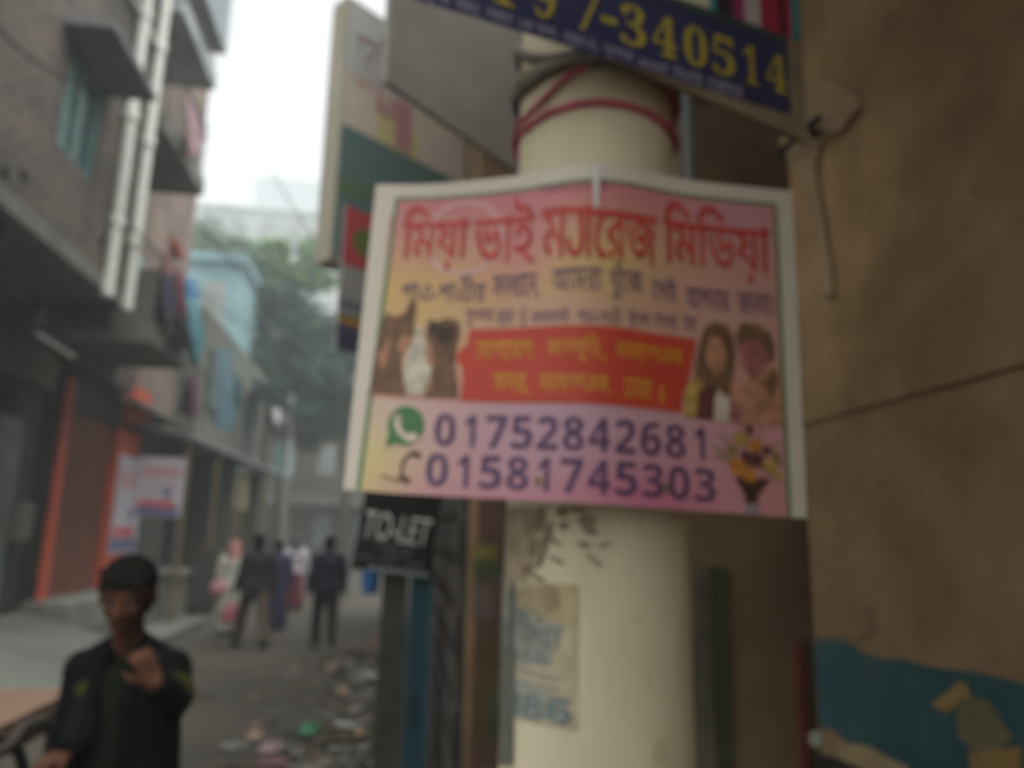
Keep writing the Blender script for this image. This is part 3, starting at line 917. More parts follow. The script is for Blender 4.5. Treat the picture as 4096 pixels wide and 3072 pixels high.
pole_patch(a, [(2012,2030),(2120,2030),(2170,2060),(2150,2130),(2200,2180),(2170,2260),(2110,2300),(2130,2350),(2060,2345),(2012,2335)], 0, 0.0008)
a.build('left_shade_patch', M('left_shade_brown', (0.36, 0.29, 0.2), var=0.35, scale=16), pole)  # brown patch paints the pole's darker, shaded left side into the colour
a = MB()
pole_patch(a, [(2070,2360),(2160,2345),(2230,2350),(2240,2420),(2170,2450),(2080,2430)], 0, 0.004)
a.build('left_shade_patch', M('left_shade_dark', (0.34, 0.28, 0.18), var=0.35, scale=16), pole)  # second patch of the same painted-in shade, lower down
a = MB()
rp_ = random.Random(11)
def smear(x, y, w, h, an, mi=0):
    pts = []
    for k in range(9):
        t_ = 2*pi*k/9
        rr = rp_.uniform(0.7, 1.15)
        dx, dy = w*cos(t_)*rr, h*sin(t_)*rr
        pts.append((x+dx*cos(an)-dy*sin(an), y+dx*sin(an)+dy*cos(an)))
    pole_patch(a, pts, mi, 0.0012)
for s_ in ((2250,2045,30,24,0), (2255,2105,22,22,0.3), (2345,2080,45,34,0.1), (2360,2120,40,20,0.4), (2160,2070,26,60,0.1), (2130,2190,24,40,0), (2190,2140,20,70,0.2), (2335,2180,34,18,0.2), (2375,2240,52,11,0.7), (2215,2160,40,10,0.6), (2230,2240,50,10,0.5), (2120,2110,22,40,0), (2110,2280,24,30,0), (2310,2040,40,14,0), (2420,2180,35,9,-0.2), (2150,2310,45,14,0.5), (2170,2230,14,50,0.3)):
    smear(*s_)
a.build('graffiti_smear', M('brown_smear', (0.27, 0.21, 0.14), scale=9), pole)
pole_stain = M('pole_stain', (0.6, 0.52, 0.34), scale=9)
for s_ in ((2600,2700,20,60,0), (2640,3010,30,60,0.2), (2550,2450,24,40,0), (2520,720,30,26,0)):
    a = MB()
    smear(*s_)
    a.build('stain', pole_stain, pole)

paper = MB()
NP = 26
L_, R_ = (2010, 2090), (2315, 2300)
vs, fs = [], []
rows = ((2345, 2330), (2620, 2640), (2890, 2930))
ua = [pole_an(on_pole(x, 2600)) for x in (2008, 2312)]
zt, zb = on_pole(2250, 2335).z, on_pole(2250, 2915).z
def paper_pt(u, v, l):
    an = ua[0]+(ua[1]-ua[0])*u
    z = zb+(zt-zb)*v
    rr = pr(z)+0.0012+0.0012*l
    return Vector((POLE_C[0]+rr*cos(an), POLE_C[1]+rr*sin(an), z))
pp = Print()
pp.rect(0, 0, 1, 1, 0, 0)
pp.rect(0.62, 0.72, 1.0, 1.0, 3, 1)
pp.poly([(0, 0.40), (0.35, 0.38), (0.8, 0.43), (0.78, 0.58), (0.9, 0.7), (0.5, 0.78), (0.2, 0.9), (0, 0.92)], 2, 1)
pp.poly([(0, 0.02), (0.5, 0.01), (0.9, 0.06), (0.95, 0.2), (0.4, 0.3), (0, 0.32)], 2, 1)
pp.text('\u09c7ঘর\u09c7ব', (0.22, 0.70, 0.72, 0.88), 1, 2, 0.02)
pp.text('ম\u09be\u09ccস\u09c7\u09be', (0.06, 0.545, 0.88, 0.73), 1, 2, 0.02)
pp.text('মব\u09be \u09bfঙ', (0.15, 0.42, 0.75, 0.53), 1, 2, 0.02)
pp.stroke([(0.3, 0.365), (0.85, 0.335)], 0.025, 2, 2)
pp.stroke([(0.12, 0.29), (0.85, 0.27)], 0.02, 2, 2)
pp.text('\U0001D7F0\U0001D7F4\U0001D7F4\U0001D7F2', (0.08, 0.03, 0.96, 0.2), 1, 2, 0.0)
pp.put(paper, paper_pt, [k/20 for k in range(1, 20)])
tag(paper.build('pasted_paper', [M('yellowed_paper', (0.46, 0.4, 0.28), var=0.3, scale=18), M('faded_blue_ink', (0.17, 0.21, 0.21), var=0.35, scale=30), M('grey_paper', (0.31, 0.32, 0.27), var=0.3, scale=24), M('tan_paper', (0.45, 0.37, 0.21), var=0.3, scale=20)]),
    'torn yellowed paper with faded blue lettering pasted low on the pole', 'notice')
tag(MB().slab([on_pole(2005,2300,0.004), on_pole(2060,2330,0.004), on_pole(2050,3060,0.004), on_pole(2000,3060,0.004)], 0.002).build('paper_scrap', M('blue_green_paper', (0.14, 0.145, 0.12), scale=8)), 'dull blue green paper strip pasted along the left edge of the pole', 'notice')

# ================================================================ the marriage poster wrapped round the pole
topP = [(1505,738,1.42),(1720,736,1.34),(2033,706,1.255),(2386,655,1.205),(2756,720,1.27),(3168,764,1.37)]
botP = [(1372,1957,1.30),(1600,1975,1.26),(1942,1993,1.225),(2394,2016,1.205),(2846,2048,1.27),(3228,2074,1.345)]
TU = [0, 0.13, 0.315, 0.525, 0.755, 1.0]
BU = [0, 0.122, 0.305, 0.545, 0.79, 1.0]
def fwd_pt(x, y, d):     # point on the sight line at a given level distance ahead of the lens
    r = ray(x, y)
    h = Vector((sin(YAW), cos(YAW), 0))
    return CP+r*(d/r.dot(h))
def curve(pts, us, u):
    q = [fwd_pt(*p) for p in pts]
    for i in range(len(us)-1):
        if u <= us[i+1] or i == len(us)-2:
            break
    t = (u-us[i])/(us[i+1]-us[i])
    def tan_(k):
        if k == 0:
            return (q[1]-q[0])/(us[1]-us[0])
        if k == len(us)-1:
            return (q[k]-q[k-1])/(us[k]-us[k-1])
        return (q[k+1]-q[k-1])/(us[k+1]-us[k-1])
    h = us[i+1]-us[i]
    m0, m1 = tan_(i)*h, tan_(i+1)*h
    return q[i]*(2*t**3-3*t**2+1)+m0*(t**3-2*t**2+t)+q[i+1]*(-2*t**3+3*t**2)+m1*(t**3-t**2)
SW, SH, NU, NV = 84.0, 60.0, 84, 60
_T = [curve(topP, TU, k/NU) for k in range(NU+1)]
_B = [curve(botP, BU, k/NU) for k in range(NU+1)]
def lerp_tab(T, u):
    x = min(max(u/SW*NU, 0), NU-1e-9)
    i = int(x)
    return T[i].lerp(T[i+1], x-i)
def sign_pt(u, v, l):
    x = min(max(u/SW*NU, 0), NU-1e-9)
    i = int(x)
    b, t = lerp_tab(_B, u), lerp_tab(_T, u)
    nr = (_B[i+1]-_B[i]).cross(_T[i]-_B[i]).normalized()
    return b.lerp(t, v/SH)+nr*(0.0007*l)
def art_colour(u, v):
    """the printed background: pink, peach, yellow and lilac washes inside a white margin"""
    lx = 4.2-1.7*(1-v/SH)
    rx = 80.4
    if u < lx or u > rx or v > 57:
        return (0.76, 0.72, 0.655)
    def g(cu, cv, su, sv):
        return exp(-((u-cu)/su)**2-((v-cv)/sv)**2)
    c = Vector((0.66, 0.38, 0.34))
    def mix(c, d, k):
        return c.lerp(Vector(d), min(1, max(0, k)))
    if v > 16.2:
        c = mix(c, (0.66, 0.27, 0.31), 1.1*g(40, 60, 60, 12))
        c = mix(c, (0.76, 0.56, 0.30), 1.1*g(44, 41, 18, 8.5))
        c = mix(c, (0.76, 0.54, 0.28), 1.1*g(8, 33, 24, 11))
        c = mix(c, (0.70, 0.30, 0.36), 0.7*g(30, 46, 8, 8))
        c = mix(c, (0.66, 0.42, 0.38), 0.7*g(70, 36, 18, 9))
        c = mix(c, (0.62, 0.40, 0.46), 0.6*g(75, 55, 10, 8))
        c = mix(c, (0.70, 0.48, 0.38), 0.8*g(40, 31, 30, 5))
    else:
        c = Vector((0.68, 0.42, 0.47))
        c = mix(c, (0.76, 0.66, 0.36), 1.1*g(2, 6, 11, 12))
        c = mix(c, (0.75, 0.62, 0.58), 0.6*g(8, 15, 14, 8))
        c = mix(c, (0.62, 0.44, 0.56), 0.7*g(38, 12, 16, 8))
        c = mix(c, (0.66, 0.25, 0.38), 0.9*g(56, 1, 16, 6))
        c = mix(c, (0.66, 0.33, 0.34), 0.8*g(78, 3, 10, 14))
        c = mix(c, (0.66, 0.32, 0.42), 0.5*g(30, 0, 24, 3))
    return c
sg = MB()
DV = 90
for j in range(DV+1):
    for i in range(NU+1):
        sg.v.append(tuple(sign_pt(SW*i/NU, SH*j/DV, 0)))
for j in range(DV):
    for i in range(NU):
        k = j*(NU+1)+i
        sg.f.append((k, k+1, k+NU+2, k+NU+1))
        sg.m.append(0)
nfront = len(sg.f)
# back skin and rim
off = len(sg.v)
bk = []
for j in range(0, DV+1, 10):
    for i in range(NU+1):
        nr = (_B[min(i+1, NU)]-_B[min(i, NU-1)]).cross(_T[i]-_B[i]).normalized()
        bk.append(sign_pt(SW*i/NU, SH*j/DV, 0)-nr*0.0025)
nb2 = DV//10
sg.add(bk, [(j*(NU+1)+i, (j+1)*(NU+1)+i, (j+1)*(NU+1)+i+1, j*(NU+1)+i+1) for j in range(nb2) for i in range(NU)], 1)
art = Print()
mats = []
def mm(name, col):
    col = tuple(x*0.8 for x in col)
    if name.startswith(('photo', 'flower')):
        mats.append(M(name, col, rough=0.5, var=0.45, scale=42, bump=0.0, spec=0.3))
    else:
        mats.append(flat(name, col))
    return len(mats)+1
GREEN = mm('border_green', (0.12, 0.24, 0.12))
RED = mm('title_red', (0.66, 0.065, 0.045))
DRED = mm('title_outline', (0.34, 0.03, 0.035))
NAVY = mm('navy_ink', (0.11, 0.06, 0.16))
PURP = mm('purple_ink', (0.2, 0.09, 0.17))
BAN = mm('banner_red', (0.62, 0.065, 0.035))
YEL = mm('yellow_ink', (0.72, 0.42, 0.03))
BROWN = mm('photo_brown', (0.2, 0.11, 0.06))
BROWN2 = mm('photo_dark_brown', (0.07, 0.04, 0.025))
CREAM = mm('photo_cream', (0.66, 0.58, 0.46))
SKIN = mm('photo_skin', (0.52, 0.25, 0.15))
WAG = mm('icon_green', (0.075, 0.22, 0.075))
WHITE = mm('crease_highlight', (0.78, 0.75, 0.75))
DIG = mm('digit_purple', (0.135, 0.065, 0.155))
ORANGE = mm('flower_orange', (0.62, 0.24, 0.04))
MAR = mm('flower_maroon', (0.16, 0.05, 0.05))
LEAF = mm('flower_leaf', (0.25, 0.2, 0.07))
RINGC = mm('faint_ring', (0.74, 0.46, 0.46))
DKBR = mm('handset_brown', (0.10, 0.05, 0.03))
YELG = mm('flower_yellow', (0.55, 0.36, 0.10))
GREYC = mm('ribbon_grey', (0.32, 0.27, 0.33))
PINK2 = mm('photo_rose', (0.4, 0.14, 0.14))
# border
art.poly([(4.3,57),(5.0,57),(3.2,0.05),(2.4,0.05)], GREEN, 1)
art.poly([(80.0,57),(80.7,57),(81.0,0.05),(80.2,0.05)], GREEN, 1)
art.rect(5.0, 56.5, 80.0, 57.1, GREEN, 1)
# faint ring behind the heading
art.ring(18.5, 48, 7.0, 0.7, RINGC, 1)
# heading
def yaphala(u, v0, v1, w, mi, layer):
    h = v1-v0
    pts = [(u-1.5, v0+h*0.34), (u-1.0, v0+h*0.12), (u+0.1, v0+h*0.02), (u+1.0, v0+h*0.14), (u+1.3, v0+h*0.4), (u+1.1, v0+h*0.7), (u+0.5, v1)]
    art.stroke(pts, w, mi, layer)
for word, box in (('\u09bfময়\u09be', (6.7, 41.8, 19.2, 54.8)), ('ভ\u09beই', (20.8, 42.0, 32.0, 55.2)), ('ম', (33.8, 42.8, 38.6, 51.8)), ('\u09be\u09c7রজ', (42.2, 42.4, 56.2, 51.9)), ('\u09bfম\u09bfডয়\u09be', (58.2, 41.2, 78.6, 54.9))):
    art.text(word, tuple(b+d for b, d in zip(box, (-0.35, -0.35, 0.35, 0.35))), DRED, 2, 0.075)
    art.text(word, box, RED, 3, 0.045)
yaphala(40.4, 42.6, 51.4, 1.1, DRED, 2)
yaphala(40.4, 42.6, 51.4, 0.8, RED, 3)
art.rect(38.4, 50.7, 43.4, 51.8, RED, 3)
art.text('\u09bfবস\u09bfমল\u09cdল\u09beহ\u09bfর', (33.5, 55.0, 46.5, 56.3), PURP, 2, 0.01)
# second and third line
for word, u0, u1, v0, v1 in (('প\u09beএ-প\u09beএীর', 7.2, 23.4, 35.0, 40.2), ('সনধ\u09be\u09c7ন,', 24.6, 33.6, 35.0, 40.4), ('আমর\u09be', 36, 45.6, 36.2, 40.8), ('\u0996\u09c1\u0981\u09c7জ', 47, 53.6, 35.0, 41.8), ('\u09c7দই', 55.4, 60.4, 35.8, 40.8), ('আপন\u09beর', 62.2, 70.6, 35.2, 39.4), ('জনয।', 72.2, 79.2, 35.0, 39.0)):
    art.text(word, (u0, v0, u1, v1), NAVY, 2, 0.045)
for word, u0, u1 in (('স\u09c1নদর', 19.8, 25.0), ('ভ\u09beল', 25.8, 29.0), ('ও', 30.2, 31.4), ('ম\u09beন\u09beনসই', 32.4, 39.6), ('প\u09beএ-প\u09beএী', 41.2, 49.4), ('\u0996\u09c1\u0981\u09c7জ', 50.6, 55.0), ('\u09c7দওয়\u09be', 56.0, 60.6), ('হয়', 61.6, 64.4)):
    art.text(word, (u0, 30.4, u1, 33.6), PURP, 2, 0.03)
# red banner
art.poly([(20.0,16.6),(20.2,20),(20.0,22.5),(19.0,23.6),(18.6,24.6),(19.4,26),(20.6,27.0),(20.8,29.8),(34,30.0),(50,30.0),(64.2,29.6),(63.6,26.6),(62.4,22),(61.2,19),(61.0,16.4)], BAN, 2)
for word, u0, v0, u1, v1 in (('\u09c7য\u09beগ\u09be\u09c7য\u09beগ:', 22.4, 24.2, 33.2, 27.8), ('জ\u09beলক\u09c1\u09bfড়', 35.6, 23.6, 45.6, 28.6), (',', 46.0, 23.4, 46.6, 24.8), ('ন\u09beর\u09beয়ণগঞজ', 48.4, 23.8, 61.4, 27.6), ('সদর,', 25.8, 17.6, 32.6, 21.6), ('ন\u09beর\u09beয়ণগঞজ,', 34.4, 17.6, 47.6, 21.6), ('ঢ\u09beক\u09be', 50.0, 17.8, 55.4, 21.6), ('।', 57.0, 17.6, 57.5, 20.6)):
    art.text(word, (u0, v0, u1, v1), YEL, 3, 0.05)
# pale lower strip edge is in the ground colour; left photograph: two heads in brown leaning together
art.poly([(3.0,17),(3.4,24),(4.0,30),(4.8,32.6),(6.4,31.8),(8.0,32.4),(9.0,34.8),(10.0,35.6),(10.4,33.4),(10.2,31.0),(10.3,28.6),(9.4,26.6),(8.4,25.0),(8.6,22),(9.4,18.6),(10.0,17)], BROWN, 2)
art.poly([(8.2,27.8),(9.6,28.8),(9.6,26.4),(8.6,25.0),(7.4,25.2)], SKIN, 3)
art.poly([(4.2,24),(5.6,27.6),(6.2,25),(5.0,21.4)], SKIN, 3)
art.poly([(10.6,30.2),(11.8,30.0),(13.0,26.4),(14.2,23.4),(14.0,19.5),(12.8,17),(10.2,17),(9.4,19),(8.8,22),(9.0,24.6),(10.2,26.8)], CREAM, 2)
art.poly([(13.0,31.8),(14.6,31.2),(16.4,32.0),(18.6,31.4),(19.2,29.4),(18.6,26.4),(18.4,23),(19.2,19.5),(19.6,17),(13.2,17),(14.2,20),(14.4,23),(13.2,25.8),(12.6,28.6)], BROWN, 2)
art.poly([(13.0,27.6),(14.2,25.8),(14.6,23.2),(13.8,22.6),(12.8,24.6)], SKIN, 3)
art.poly([(13.4,31.2),(15,30.4),(17.6,30.6),(18.2,28.6),(16.2,26.6),(14.4,28.2),(13.2,29.4)], BROWN2, 3)
art.poly([(13.4,17),(14.8,18.6),(14.4,20.4),(13.6,18.6)], SKIN, 3)
# right photograph: a couple
art.poly([(64.6,28.5),(65.6,31.8),(67.6,33.2),(70.0,32.8),(71.2,30.6),(71.4,27),(70.8,23),(70.2,20),(64.4,20),(63.6,24)], BROWN, 3)
art.poly([(65.8,27.6),(66.8,30.2),(68.6,30.2),(69.6,28.0),(69.2,25.0),(67.8,23.2),(66.4,24.4)], SKIN, 4)
art.poly([(61.4,15.6),(61.8,20.4),(63.4,22.8),(66.0,22.0),(65.4,15.6)], YELG, 3)
art.poly([(63.8,15.6),(64.2,20.6),(67.4,21.6),(67.0,15.6)], MAR, 4)
art.poly([(67.0,15.6),(67.6,21.0),(70.2,21.6),(70.0,15.6)], CREAM, 3)
art.poly([(71.6,31.2),(72.6,33.4),(75.6,33.4),(78.4,31.8),(79.0,28.8),(78.4,26.6),(75.2,26.0),(72.2,27.6)], BROWN, 3)
art.poly([(72.2,28.4),(73.2,30.4),(76.4,29.4),(77.6,27.4),(76.4,24.6),(74.2,23.4),(72.6,25.2)], PINK2, 4)
art.poly([(74.6,24.4),(78.4,25.6),(79.8,24.8),(80.1,15.4),(72.0,15.2),(70.0,18.8),(70.6,22.4),(72.4,21.6)], SKIN, 3)
art.poly([(76.6,22.8),(79.0,25.6),(79.4,22.6),(77.6,19.8)], BROWN, 4)
art.poly([(69.6,16.0),(70.4,19.2),(72.6,17.4),(72.0,15.2)], PINK2, 4)
# bouquet
rf = random.Random(2)
for u, v, r, c in ((72,12.6,1.9,YELG),(74.6,11.6,1.6,ORANGE),(71.2,7.8,1.9,ORANGE),(73.4,6.6,1.7,ORANGE),(77.2,8.2,1.8,YELG),(75.0,9.2,1.8,MAR),(73.0,9.6,1.5,MAR),(76.6,11.0,1.3,MAR),(78.4,9.8,1.3,LEAF),(70.4,10.6,1.3,LEAF),(73.6,14.2,1.2,MAR),(78.6,6.8,1.2,YELG)):
    k = 11
    art.poly([(u+r*(1 if q % 2 else 0.6)*cos(2*pi*q/k/1+0.3*rf.random()), v+r*(1 if q % 2 else 0.6)*sin(2*pi*q/k)) for q in range(k)], c, 3)
for x1, y1 in ((66.6,11.2),(67,9.6),(68,13.4),(79.6,12.6),(80,9.0),(76.2,15.0)):
    art.stroke([(73.6, 8.0), (x1, y1)], 0.35, LEAF, 2)
art.poly([(70.6,6.0),(77.4,6.2),(75.0,3.4),(74.6,1.6),(72.6,1.6),(72.2,3.6)], BROWN2, 2)
art.poly([(72.2,0.1),(72.6,1.8),(74.8,1.8),(75.0,0.1)], GREYC, 3)
# icons
art.disc(10.3, 11.7, 3.35, WAG, 2, r2=3.5)
art.poly([(7.3,10.1),(6.9,7.7),(9.5,8.7)], WAG, 2)
art.poly([(8.3,13.7),(9.1,13.7),(9.6,12.4),(9.2,11.8),(9.9,10.8),(10.9,10.1),(11.6,10.6),(12.7,10.2),(12.7,9.4),(11.9,8.8),(10.6,9.0),(9.1,10.1),(8.1,11.7),(7.9,13.0)], CREAM, 3)
art.stroke([(13.0,7.0),(11.6,6.8),(10.6,5.8),(10.2,4.4),(10.4,2.8)], 0.55, DKBR, 2)
art.stroke([(11.8,6.95),(13.2,6.6)], 0.9, DKBR, 2)
art.stroke([(10.1,2.7),(11.6,2.2)], 1.0, DKBR, 2)
art.stroke([(10.2,2.2),(8.4,2.3),(7.2,2.8),(6.6,2.7)], 0.3, DKBR, 2)
# phone numbers
sans = lambda s: ''.join(chr(0x1D7EC+int(c)) for c in s)
def digits(s, u0, v0, u1, v1):
    k = len(s)
    step = (u1-u0)/(k-1+0.82)
    for i, c in enumerate(s):
        w = 0.82*step
        x = u0+i*step
        d = (0.28 if c == '1' else 0)*w
        art.text(sans(c), (x+d*0.7, v0, x+w-d, v1), DIG, 2, 0.012)
digits('01752842681', 15.6, 8.5, 66.4, 14.2)
digits('01581745303', 14.6, 1.6, 67.2, 7.2)
# worn crease at the top with its highlight painted white, and brown specks
art.poly([(43.8,51.5),(44.5,51.5),(44.8,59.95),(43.3,59.95)], WHITE, 4)
art.disc(35.0, 3.2, 0.7, LEAF, 3)
art.disc(57.8, 3.4, 0.7, LEAF, 3)
art.put(sg, sign_pt, [SW*k/NU for k in range(1, NU)])
attr_m = bpy.data.materials.new('printed_ground')
attr_m.use_nodes = True
N_, L_n = attr_m.node_tree.nodes, attr_m.node_tree.links
at_n = N_.new('ShaderNodeAttribute')
at_n.attribute_name = 'print'
L_n.new(at_n.outputs['Color'], N_['Principled BSDF'].inputs['Base Color'])
N_['Principled BSDF'].inputs['Roughness'].default_value = 0.5
N_['Principled BSDF'].inputs['Specular IOR Level'].default_value = 0.3
so_ = sg.build('poster_sign', [attr_m, flat('poster_back', (0.6, 0.6, 0.58))]+mats)
ca = so_.data.color_attributes.new('print', 'FLOAT_COLOR', 'POINT')
for j in range(DV+1):
    for i in range(NU+1):
        c = art_colour(SW*i/NU, SH*j/DV)
        lum = (0.3*c[0]+0.59*c[1]+0.11*c[2])*0.74
        c = [max(0.02, lum+(0.74*k_-lum)*1.22) for k_ in c]
        ca.data[j*(NU+1)+i].color = (c[0]*1.02, c[1], c[2]*0.96, 1)
tag(so_, 'large pink and yellow marriage poster with red Bengali heading and two phone numbers', 'poster')

# ================================================================ the blue phone-number signboard above
A_, B_ = at(1700, 0, 2, 2.5), at(3172, 452, 2, 2.5)
ux = (B_-A_).normalized()
uy = Vector((0, 0, 1))
nn = ux.cross(uy)
O = A_-ux*0.55
def suv(x, y):
    p = onplane(x, y, O, nn)
    return ((p-O).dot(ux), (p-O).dot(uy))
WB = (B_-O).length
sb = thing('phone_signboard', 'blue signboard with yellow phone number and clothing pictures over the pole', 'sign', O)
b = MB()
ext = 0.045
q_ = [O+uy*0.02, O+ux*(suv(2400, 220)[0])+uy*0.012, O+ux*(WB+ext)-uy*0.05, O+ux*(WB+ext)+uy*0.6, O+uy*0.6]
b.add([x-nn*0.008 for x in q_]+[x-nn*0.02 for x in q_], [(0,1,2,3,4),(9,8,7,6,5)]+[(i,i+5,(i+1)%5+5,(i+1)%5) for i in range(5)])
b.build('backing_board', M('brown_backing', (0.26, 0.2, 0.13), stain=0.2), sb)
pm = [flat('sign_blue', (0.028, 0.028, 0.085)), flat('sign_yellow', (0.36, 0.29, 0.03)), flat('sign_pale', (0.36, 0.33, 0.42)), flat('sign_cream', (0.5, 0.47, 0.33)), flat('sign_green_line', (0.035, 0.06, 0.05)), flat('sign_red', (0.32, 0.02, 0.06)), flat('sign_teal', (0.03, 0.22, 0.24)), flat('sign_black', (0.03, 0.02, 0.025)), flat('sign_white', (0.42, 0.36, 0.36)), flat('sign_magenta', (0.25, 0.03, 0.1))]
p = Print()
vd = suv(3195, 165)[1]           # divider between number band and pictures
p.rect(0, 0, WB, vd, 0, 0)
p.rect(0, vd-0.012, WB, vd+0.006, 4, 1)
vb, vt = suv(3112, 362)[1], suv(3118, 214)[1]
u0 = suv(2310, 80)[0]
u1 = suv(3165, 330)[0]
ser = lambda s: ''.join(chr(0x1D7CE+int(c)) if c.isdigit() else c for c in s)
cent = [(2350, '7'), (2538, '3'), (2665, '4'), (2788, '0'), (2900, '5'), (3010, '1'), (3113, '4')]
yc = lambda x: 40+(x-2480)*0.385
for x, c in cent:
    uu = suv(x, yc(x))[0]
    w = 0.036 if c == '1' else 0.054
    p.text(ser(c), (uu-w/2, vb, uu+w/2, vt), 1, 1, 0.0)
uh = suv(2440, 58)[0]
p.rect(uh-0.016, (vb+vt)/2-0.012, uh+0.018, (vb+vt)/2+0.002, 1, 1)
for k, x in enumerate((2185, 2020)):
    uu = suv(x, yc(x))[0]
    p.text(ser('91'[k]), (uu-0.021, vb, uu+0.021, vt), 1, 1, 0.0)
v_a, v_b = suv(3000, 395)[1], suv(3000, 345)[1]
ws = ['ম\u09beর\u09c7কট', 'স\u09c1পর', 'ব\u09beজ\u09beর,', 'ন\u09beর\u09beয়ণ', '২য় তল\u09be,', 'দ\u09beক\u09beন নং,', 'স\u09c1প\u09beর', 'ম\u09be\u09c7রকট', '\u09bfস\u09bfট', '\u09c7র\u09beড']
xs_ = [1560, 1700, 1830, 1950, 2080, 2260, 2420, 2560, 2700, 2840, 3000, 3150]
pos = [suv(x, 395+(x-3000)*0.335)[0] for x in xs_]
for k in range(len(ws)):
    p.text(ws[k], (pos[k], v_a*0.55, pos[k+1]-0.012, v_a*0.55+0.026), 2, 1, 0.02)
# clothing pictures above the divider
vtop = 0.6
def panel(x0, x1, mi, l=1):
    a_, b_ = suv(x0, 60)[0], suv(x1, 60)[0]
    p.rect(a_, vd+0.006, b_, vtop, mi, l)
p.rect(0, vd+0.006, WB, vtop, 7, 0)
panel(1500, 2600, 0)
panel(2610, 2845, 3)
panel(2845, 2872, 6)
panel(2940, 2985, 9)
panel(2985, 3050, 8)
panel(3050, 3125, 5)
panel(3145, 3172, 5)
panel(3172, 3200, 6)
b = MB()
p.put(b, lambda u, v, l: O+ux*u+uy*v+nn*(0.0012*l-0.006))
b.build('printed_face', pm, sb)

# ================================================================ grey hoarding, box sign, hanging banner
A_, B_ = at(1552, 318, 2, 3.1), at(2045, 662, 2, 3.1)
hx = (B_-A_).normalized()
hn = hx.cross(Vector((0, 0, 1)))
h = thing('grey_hoarding', 'plain grey sheet metal hoarding hanging between the box sign and the pole', 'hoarding', A_)
Lh = (B_-A_).length+0.22
b = MB()
b.obox(A_+hx*Lh/2+Vector((0, 0, 1.2))-hn*0.02, hx*Lh/2, Vector((0, 0, 1.2)), hn*0.012)
b.build('sheet', M('grey_sheet', (0.31, 0.30, 0.275), rough=0.6, stain=0.2, scale=2), h)
b = MB()
b.obox(A_+hx*Lh/2+Vector((0, 0, 1.3))-hn*0.08, hx*Lh/2, Vector((0, 0, 0.025)), hn*0.005)
for k in range(4):
    b.obox(A_+hx*Lh*(k+0.5)/4+Vector((0, 0, 1.22))-hn*0.055, hx*0.02, Vector((0, 0, 1.1)), hn*0.02)
b.build('frame', dark_metal, h)

A_ = at(1318, 1035, 2, 3.2)
C_ = at(1600, 610, 2, 4.2)
bx = Vector((0.46, 0.39, 0)).normalized()
bn = bx.cross(Vector((0, 0, 1)))
def buv(x, y):
    q = onplane(x, y, A_, bn)
    return ((q-A_).dot(bx), q.z-A_.z)
bs = thing('box_sign', 'tall projecting box sign with cream and dark green panels at the sky edge', 'sign', A_)
Wd = 1.15
ztop = buv(1440, 10)[1]
dv = -bn
b = MB()
b.obox(A_+bx*Wd/2+Vector((0, 0, ztop/2))+dv*0.08, bx*Wd/2, Vector((0, 0, ztop/2)), dv*0.075)
b.build('case', M('pale_case', (0.42, 0.4, 0.33), var=0.1, stain=0.2, scale=3), bs)
p = Print()
va = buv(1310, 460)[1]
v0_ = buv(1330, 800)[1]
p.rect(0.02, va, Wd-0.02, ztop-0.02, 0, 1)
p.rect(0.02, ztop-0.5, Wd-0.02, ztop-0.02, 5, 2)
p.rect(0.02, 0.02, Wd-0.02, va, 1, 1)
p.text('\u09c7র\u09ca\u09be\u09c7', (0.08, va+0.18, 0.55, va+0.72), 2, 2, 0.02)
p.rect(0.42, va+0.02, 0.56, va+0.36, 2, 3)
p.rect(0.28, va, 0.62, va+0.2, 3, 2)
p.stroke([(0.05, va-0.4), (0.4, va-0.34), (0.75, va-0.42)], 0.1, 4, 2)
b = MB()
p.put(b, lambda u, v, l: A_+bx*u+Vector((0, 0, v))+bn*(0.0015*l)+dv*0.003)
b.build('printed_face', [flat('box_cream', (0.52, 0.47, 0.41)), flat('box_green', (0.10, 0.17, 0.17)), flat('box_rose', (0.4, 0.2, 0.22)), flat('box_yellow', (0.5, 0.45, 0.22)), flat('box_moss', (0.11, 0.17, 0.1)), flat('box_grey', (0.46, 0.5, 0.5))], bs)

A_ = at(1342, 1395, 2, 2.5)
bx2 = Vector((0.46, 0.39, 0)).normalized()
bn2 = bx2.cross(Vector((0, 0, 1)))
def nuv(x, y):
    q = onplane(x, y, A_, bn2)
    return ((q-A_).dot(bx2), q.z-A_.z)
tp = nuv(1335, 800)[1]
Wn = 0.62
p = Print()
yr = nuv(1335, 1040)[1]
p.rect(0, yr, Wn, tp, 1, 1)
p.disc(0.13, (yr+tp)/2-0.01, 0.075, 2, 2)
p.rect(0, nuv(1340, 1285)[1], Wn, nuv(1340, 1262)[1], 3, 1)
p.rect(0, nuv(1340, 1262)[1], Wn, nuv(1340, 1245)[1], 2, 1)
p.rect(0, 0, Wn, nuv(1342, 1290)[1], 4, 1)
p.rect(0, nuv(1340, 1225)[1], Wn, nuv(1340, 1180)[1], 5, 1)
flat_sign('hanging_banner', 'narrow hanging banner with red field, green disc and navy foot beside the poster', 'banner', A_, bx2, (0,0,1), Wn, tp, p,
          [flat('banner_grey', (0.3, 0.3, 0.29)), flat('banner_crimson', (0.42, 0.07, 0.08)), flat('banner_green', (0.13, 0.17, 0.06)), flat('banner_orange', (0.4, 0.2, 0.06)), flat('banner_navy', (0.07, 0.07, 0.12)), flat('banner_slate', (0.16, 0.16, 0.2))])

